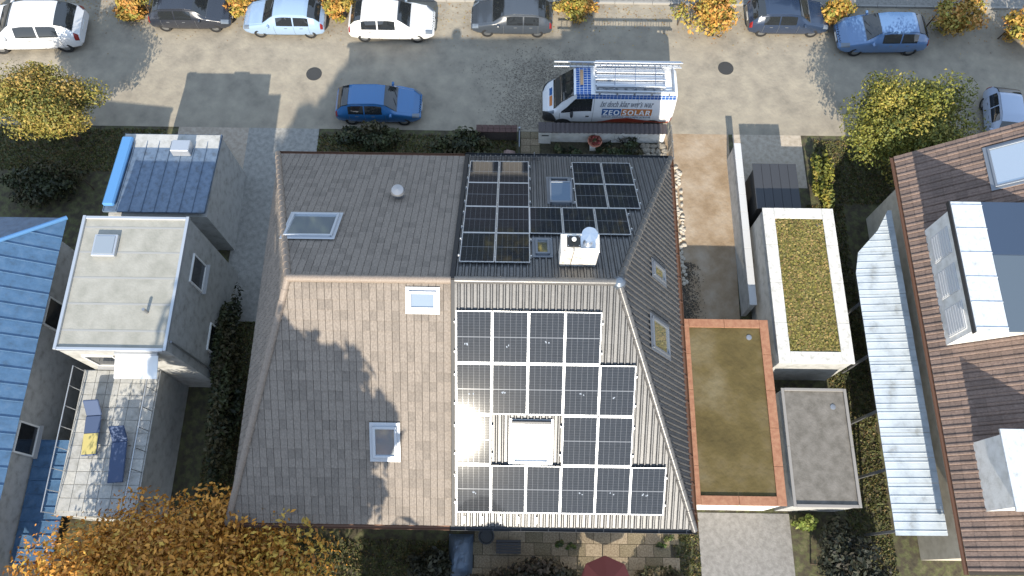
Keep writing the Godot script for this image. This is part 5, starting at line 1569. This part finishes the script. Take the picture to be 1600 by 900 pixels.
# ------------------------------------------------------------------ parked cars
func car(label: String, at: Vector3, turn: float, col: Array, k := 1.0, called := "parked_car") -> Node3D:
	var L := 4.2
	var st := [[0.0, 0.36, 0.7, 0.6, 0.76, 0.6], [0.1, 0.27, 0.8, 0.76, 0.98, 0.64], [0.42, 0.22, 0.84, 0.86, 1.28, 0.6], [0.9, 0.2, 0.86, 0.88, 1.44, 0.59], [2.0, 0.2, 0.87, 0.88, 1.48, 0.59], [2.5, 0.2, 0.87, 0.9, 1.38, 0.6], [3.1, 0.2, 0.86, 0.9, 1.0, 0.72], [3.8, 0.22, 0.83, 0.76, 0.83, 0.66], [4.1, 0.3, 0.74, 0.58, 0.66, 0.55], [4.2, 0.36, 0.64, 0.48, 0.54, 0.48]]
	var v := thing(called, label, "car", at, turn, "cars parked along the street")
	var cm := mat("car_%s" % label, col[0], col[1], col[2], 0.25, col[3] if col.size() > 3 else 0.0)
	cm.clearcoat_enabled = true; cm.clearcoat = 0.8; cm.clearcoat_roughness = 0.05
	obj("body", body(st, L, 40, 18), cm, v)
	var glass: Material = mats["car_glass"]
	var g := Geo.new()
	for sd in [1.0, -1.0]: patch(g, st, L, 2.48, 3.06, 3.3, 5.0, 3.0, 5.0, sd, 0.012)
	obj("windscreen", g, glass, v)
	g = Geo.new()
	for sd in [1.0, -1.0]: patch(g, st, L, 0.16, 0.72, 3.2, 5.0, 3.2, 5.0, sd, 0.012)
	obj("rear_window", g, glass, v)
	for sd in [1.0, -1.0]:
		for w in [[0.7, 1.45], [1.52, 2.35]]:
			g = Geo.new()
			patch(g, st, L, w[0], w[1], 2.12, 2.86, 2.12, 2.86, sd, 0.01)
			obj("side_window", g, glass, v)
		g = Geo.new()
		patch(g, st, L, 3.8, 4.12, 1.8, 2.8, 1.9, 3.0, sd, 0.012)
		obj("headlight", g, mats["lamp_glass"], v)
		g = Geo.new()
		patch(g, st, L, 0.03, 0.14, 1.8, 2.9, 1.8, 2.9, sd, 0.012)
		obj("tail_light", g, mats["lamp_red"], v)
		obj("mirror", Geo.new().box(Vector3(L * 0.5 - 2.78, 0.98, sd * 0.94), Vector3(0.12, 0.13, 0.2), 0.03), cm, v)
		g = Geo.new()
		patch(g, st, L, 0.3, 3.9, 0.02, 0.5, 0.02, 0.5, sd, 0.012, 16, 2)
		obj("sill_trim", g, mats["black_trim"], v)
		for u in [0.72, 1.49, 2.5]:
			g = Geo.new()
			patch(g, st, L, u, u + 0.012, 0.5, 2.05, 0.5, 2.05, sd, 0.006, 1, 6)
			obj("door_gap", g, mats["gap_grey"], v)
		for u in [1.1, 1.9]: obj("door_handle", Geo.new().box(Vector3(L * 0.5 - u, 0.8, sd * 0.885), Vector3(0.16, 0.03, 0.03), 0.008), mats["gap_grey"], v)
		for u in [0.75, 3.35]: wheel(v, Vector3(L * 0.5 - u, 0.31, sd * 0.76), 0.31, 0.2)
	g = Geo.new()
	for sd in [1.0, -1.0]: patch(g, st, L, 3.08, 3.1, 3.0, 5.0, 3.0, 5.0, sd, 0.006, 1, 8)
	obj("bonnet_gap", g, mats["gap_grey"], v)
	for q in 2: obj("wiper", Geo.new().tube([Vector3(L * 0.5 - 3.04, 1.06, 0.1 - q * 0.5), Vector3(L * 0.5 - 2.9, 1.17, 0.48 - q * 0.5)], [0.012, 0.008], 5), mats["black_trim"], v)
	obj("grille", Geo.new().box(Vector3(-L * 0.5 + 0.02, 0.46, 0), Vector3(0.05, 0.12, 0.8), 0.015), mats["black_trim"], v)
	for q in [-L * 0.5 - 0.012, L * 0.5 + 0.012]: obj("number_plate", Geo.new().box(Vector3(q, 0.42 if q < 0 else 0.6, 0), Vector3(0.02, 0.11, 0.5), 0.004), mat("plate_white", 0.7, 0.7, 0.68, 0.5), v)
	v.scale = Vector3.ONE * k
	return v
func cars() -> void:
	car("large white car at the far kerb beside the orange hedge end", Vector3(-23.2, 0, -17.5), 0.05, [0.74, 0.75, 0.77], 1.28)
	car("black car between the white car and light blue car", Vector3(-15.2, 0, -18.75), PI, [0.02, 0.024, 0.035])
	car("light blue car parked at the far kerb beside the black one", Vector3(-10.3, 0, -18.45), 0.0, [0.27, 0.38, 0.54])
	car("white car in the sun just beyond the house shadow", Vector3(-4.7, 0, -18.3), PI, [0.75, 0.75, 0.74], 1.05)
	car("dark grey car parked across from the van", Vector3(1.5, 0, -18.7), 0.0, [0.05, 0.06, 0.075])
	car("navy blue car half under the yellow bushes", Vector3(15.9, 0, -18.95), PI, [0.02, 0.035, 0.07])
	car("medium blue car parked beside the navy one", Vector3(20.6, 0, -17.9), 0.03, [0.10, 0.19, 0.36], 1.08)
	car("blue car in the shade at the dark hedge before the brown roof half", Vector3(-5.0, 0, -13.25), PI, [0.025, 0.13, 0.32])
	car("silver blue car beside the yellow-green tree", Vector3(25.9, 0, -12.6), 1.45, [0.35, 0.42, 0.55], 0.95)

# ------------------------------------------------------------------ vegetation
func vegetation() -> void:
	var orange := [Color(0.52, 0.22, 0.03), Color(0.60, 0.27, 0.04), Color(0.42, 0.19, 0.03), Color(0.56, 0.31, 0.05), Color(0.34, 0.13, 0.02), Color(0.45, 0.28, 0.04)]
	tree("autumn_tree", "broad orange-brown autumn tree in the twin house's back garden", "", Vector3(-9.4, 0, 10.9), 3.0, Vector3(0.2, 5.6, 0.0), Vector3(5.7, 2.6, 5.3), 200000, 0.078, orange, 501, 260, 0.28)
	tree("tall_tree", "tall high-crowned autumn tree behind the broad orange-brown one", "", Vector3(-7.9, 0, 18.0), 9.0, Vector3(0, 15.9, 0), Vector3(4.9, 4.2, 4.2), 30000, 0.34, orange, 502, 120, 0.4)
	tree("garden_tree", "dark evergreen tree shading the back garden of the panel house", "", Vector3(-0.6, 0, 18.5), 3.0, Vector3(0, 8.4, 0), Vector3(4.4, 4.3, 3.6), 34000, 0.3, [Color(0.03, 0.045, 0.018), Color(0.05, 0.06, 0.02), Color(0.07, 0.07, 0.03)], 503, 50, 0.3)
	var yg := [Color(0.17, 0.17, 0.025), Color(0.22, 0.21, 0.035), Color(0.13, 0.14, 0.025), Color(0.27, 0.22, 0.04), Color(0.09, 0.11, 0.02)]
	tree("yellow_green_tree", "yellow-green tree at the kerb beside the blue-roofed annex", "", Vector3(-19.9, 0, -11.4), 1.6, Vector3(0, 3.2, 0), Vector3(2.7, 1.9, 1.9), 36000, 0.056, [Color(0.22, 0.19, 0.035), Color(0.30, 0.22, 0.045), Color(0.15, 0.15, 0.03), Color(0.35, 0.23, 0.06)], 504, 55, 0.14)
	tree("yellow_green_tree", "broad yellow-green tree between the drive and brown-roofed house", "", Vector3(19.4, 0, -10.7), 1.8, Vector3(0, 3.6, 0), Vector3(3.1, 2.1, 2.7), 52000, 0.06, yg, 505, 90, 0.17)
	var dark := [Color(0.03, 0.04, 0.012), Color(0.05, 0.055, 0.018), Color(0.02, 0.026, 0.01), Color(0.06, 0.05, 0.02)]
	hedge("hedge", "dark green hedge behind the shaded blue car", Vector3(-5.3, 0, -11.3), Vector3(1.7, 0.75, 0.75), 4200, dark, 511)
	hedge("hedge", "dark green hedge beside the low red-capped wall", Vector3(-0.9, 0, -10.9), Vector3(1.7, 0.7, 0.9), 4200, dark, 512)
	hedge("hedge", "long dark hedge added as shade between the twin house and pale flat-roofed house", Vector3(-10.4, 0, 1.2), Vector3(0.8, 1.1, 4.9), 8000, dark, 513)  # added dark foliage, stands in for shade in the gap between the houses
	hedge("hedge", "dark hedge added as the shade below the yellow-green kerb tree", Vector3(-20.5, 0, -8.6), Vector3(2.8, 0.9, 1.3), 5000, dark, 514)  # put in as dark foliage for the shaded ground under the tree
	hedge("hedge", "yellow-green hedge strip behind the white-bordered garage", Vector3(16.6, 0, -9.3), Vector3(0.6, 0.6, 1.9), 2600, yg, 515)
	hedge("hedge", "narrow green hedge between white-bordered garage and white lean-to", Vector3(16.15, 0, -2.6), Vector3(0.35, 0.5, 3.6), 3000, [Color(0.06, 0.07, 0.025), Color(0.09, 0.085, 0.03), Color(0.04, 0.05, 0.02)], 516)
	hedge("dark_bush", "large dark evergreen bush added as shade beside the pale side court", Vector3(15.2, 0, 8.0), Vector3(1.6, 1.1, 1.7), 6000, [Color(0.015, 0.018, 0.01), Color(0.025, 0.028, 0.014), Color(0.03, 0.026, 0.015)], 517)  # added near-black leaves, standing in for a patch of shade
	hedge("dark_bush", "small bright green bush at the grey garage corner", Vector3(13.9, 0, 6.45), Vector3(0.5, 0.4, 0.35), 700, [Color(0.14, 0.18, 0.03), Color(0.2, 0.22, 0.05)], 518)
	hedge("dark_bush", "low brown undergrowth added to darken the shaded back garden", Vector3(2.6, 0, 8.75), Vector3(2.7, 0.7, 0.9), 9000, [Color(0.05, 0.035, 0.02), Color(0.03, 0.03, 0.014), Color(0.07, 0.05, 0.03)], 519)  # this and the next bushes are added to deepen the garden shade
	hedge("dark_bush", "dark brown leafy bush added to darken the patio edge beyond the red parasol", Vector3(7.7, 0, 8.9), Vector3(1.4, 0.6, 0.8), 4600, [Color(0.06, 0.045, 0.025), Color(0.05, 0.05, 0.02), Color(0.09, 0.07, 0.035)], 520)
	hedge("dark_bush", "black-green bush added to darken the ground behind the pale blue tarpaulin", Vector3(-1.3, 0, 8.4), Vector3(0.9, 0.8, 0.9), 2600, [Color(0.02, 0.022, 0.012), Color(0.03, 0.03, 0.014)], 521)
	var oy := [Color(0.40, 0.24, 0.045), Color(0.34, 0.26, 0.05), Color(0.46, 0.22, 0.05), Color(0.24, 0.22, 0.04)]
	var bl := [[-18.4, -19.0, 1.1, "orange bush between the large white and black cars"], [-12.8, -19.2, 1.0, "yellow bush between the black and light blue cars"], [-7.6, -19.2, 1.1, "orange-yellow bush between the light blue and white cars"], [4.8, -19.4, 1.2, "yellow bush beside the dark grey car"], [11.6, -18.8, 1.9, "wide orange bush across from the sandy drive"], [18.4, -19.2, 1.1, "orange bush between the navy and medium blue cars"], [24.6, -18.9, 1.7, "yellow-brown bush past the medium blue car"], [28.2, -18.2, 1.6, "orange bush at the far end of the car row"]]
	for i in bl.size():
		var b: Array = bl[i]
		hedge("street_bush", b[3], Vector3(b[0], 0, b[1]), Vector3(b[2], b[2] * 0.62, b[2] * 0.8), 2600, oy, 530 + i, "autumn bushes along the far kerb")

	# rough grass of the gardens
	var lawns := [[16.6, -11.9, 27.0, -8.4], [15.8, -8.3, 17.6, 8.8], [-26.0, -12.0, -15.6, -9.6], [-11.3, -2.0, -9.5, 9.2], [-9.4, 7.3, -0.3, 9.6], [8.5, 6.3, 9.6, 9.4], [3.2, -9.2, 8.3, -7.0], [-8.0, -11.9, 1.8, -7.2]]
	var gg := Geo.new()
	for l in lawns:
		var n := int((l[2] - l[0]) * (l[3] - l[1]) * 330)
		for i in n:
			var x: float = rng.randf_range(l[0], l[2])
			var z: float = rng.randf_range(l[1], l[3])
			var r := rng.randf_range(0.02, 0.05)
			var a := rng.randf() * TAU
			gg.col = [Color(0.09, 0.10, 0.03), Color(0.12, 0.115, 0.035), Color(0.07, 0.085, 0.025), Color(0.17, 0.12, 0.05)][rng.randi() % 4] * rng.randf_range(0.6, 1.4)
			var c := Vector3(x, -0.02, z)
			var d := Vector3(cos(a), 0, sin(a)) * r
			var up := Vector3(rng.randf_range(-0.05, 0.05), rng.randf_range(0.04, 0.11), rng.randf_range(-0.05, 0.05))
			gg.tri(c - d, c + d, c + up)
			gg.tri(c - d * 0.4 + up * 0.2, c + d * 1.2 + Vector3(0.02, 0, 0.03), c + up * 0.8 + d * 1.4)
	tag(obj("rough_grass", gg, leaf_mat("leaf")), "short rough autumn grass of the gardens between the houses", "grass", "", "stuff")

# ------------------------------------------------------------------ what the street-side panels mirror, beyond the frame
func across_the_street() -> void:
	var H := thing("cream_house", "cream house across the street with dark roof and tall windows", "house", Vector3(-0.6, 0, -38.0))
	obj("wall", Geo.new().span(Vector3(-4.5, 0, -4.0), Vector3(4.5, 5.6, 4.0)), mat("cream_wall", 0.62, 0.58, 0.52, 0.9), H)
	for sd in [1.0, -1.0]:
		var t := slope(Vector3(0, 9.0, 0), Vector3(0, -0.62, sd * 0.78).normalized(), Vector3(0, 0.78, sd * 0.62).normalized())
		gable_roof(H, "roof", -4.9, 4.9, 5.8, t, mat("dark_roof", 0.04, 0.036, 0.034, 0.8))
	for i in 4:
		wall_window(H, Vector3(-3.3 + i * 2.2, 4.2, 4.02), 0.9, 1.6, Vector3.BACK)
		wall_window(H, Vector3(-3.3 + i * 2.2, 1.5, 4.02), 0.9, 1.8, Vector3.BACK)
	var dark := [Color(0.03, 0.04, 0.014), Color(0.045, 0.05, 0.018), Color(0.022, 0.03, 0.012)]
	var yel := [Color(0.17, 0.155, 0.022), Color(0.2, 0.17, 0.025), Color(0.11, 0.12, 0.02)]
	var xs := [-26.0, -19.0, -12.5, -6.8, 7.0, 13.0, 19.5, 26.5]
	var nm := ["row's first tree by the large white car", "row's tree behind the black car", "row's tree behind the light blue car", "row's tree left of the cream house gable", "row's tree right of the cream house gable", "row's tree behind the orange bush", "row's tree behind the navy car", "row's last tree past the medium blue car"]
	for i in xs.size():
		tree("street_tree", "tall dark tree across the street, " + nm[i], "tall trees across the street", Vector3(xs[i], 0, -29.0 - (i % 3) * 1.6), 3.0, Vector3(0, 7.6 + (i % 2), 0), Vector3(3.9, 5.6, 3.4), 3200, 0.34, dark, 560 + i, 30, 0.25)
	tree("yellow_street_tree", "bright yellow-green tree behind the cream house", "", Vector3(5.6, 0, -52.0), 4.0, Vector3(0, 10.5, 0), Vector3(8.0, 7.0, 5.0), 5000, 0.5, yel, 580, 30, 0.35)
	# wooded rise beyond
	var g := Geo.new()
	var nz := FastNoiseLite.new()
	nz.seed = 9; nz.frequency = 0.03
	var fine := FastNoiseLite.new()
	fine.seed = 10; fine.frequency = 0.16
	var NX := 150
	var NZ := 14
	var P := []
	for i in NX + 1:
		var row := []
		for j in NZ + 1:
			var x := -300.0 + 600.0 * i / NX
			var z := -85.0 - 120.0 * j / NZ
			var k := sin(PI * 0.5 * j / NZ)
			row.append(Vector3(x, -0.5 + k * (24.0 + 8.0 * nz.get_noise_2d(x, z)) + (3.0 * absf(fine.get_noise_2d(x, z)) + 2.0 if j > 0 else 0.0), z))
		P.append(row)
	for i in NX:
		for j in NZ: g.quad(P[i][j], P[i + 1][j], P[i + 1][j + 1], P[i][j + 1])
	struct("wooded_hill", g, grain("forest", [[0.0, 0.01, 0.014, 0.006], [0.5, 0.022, 0.027, 0.011], [1.0, 0.045, 0.044, 0.017]], 30.0, 0.95, 0.03, 3.0))
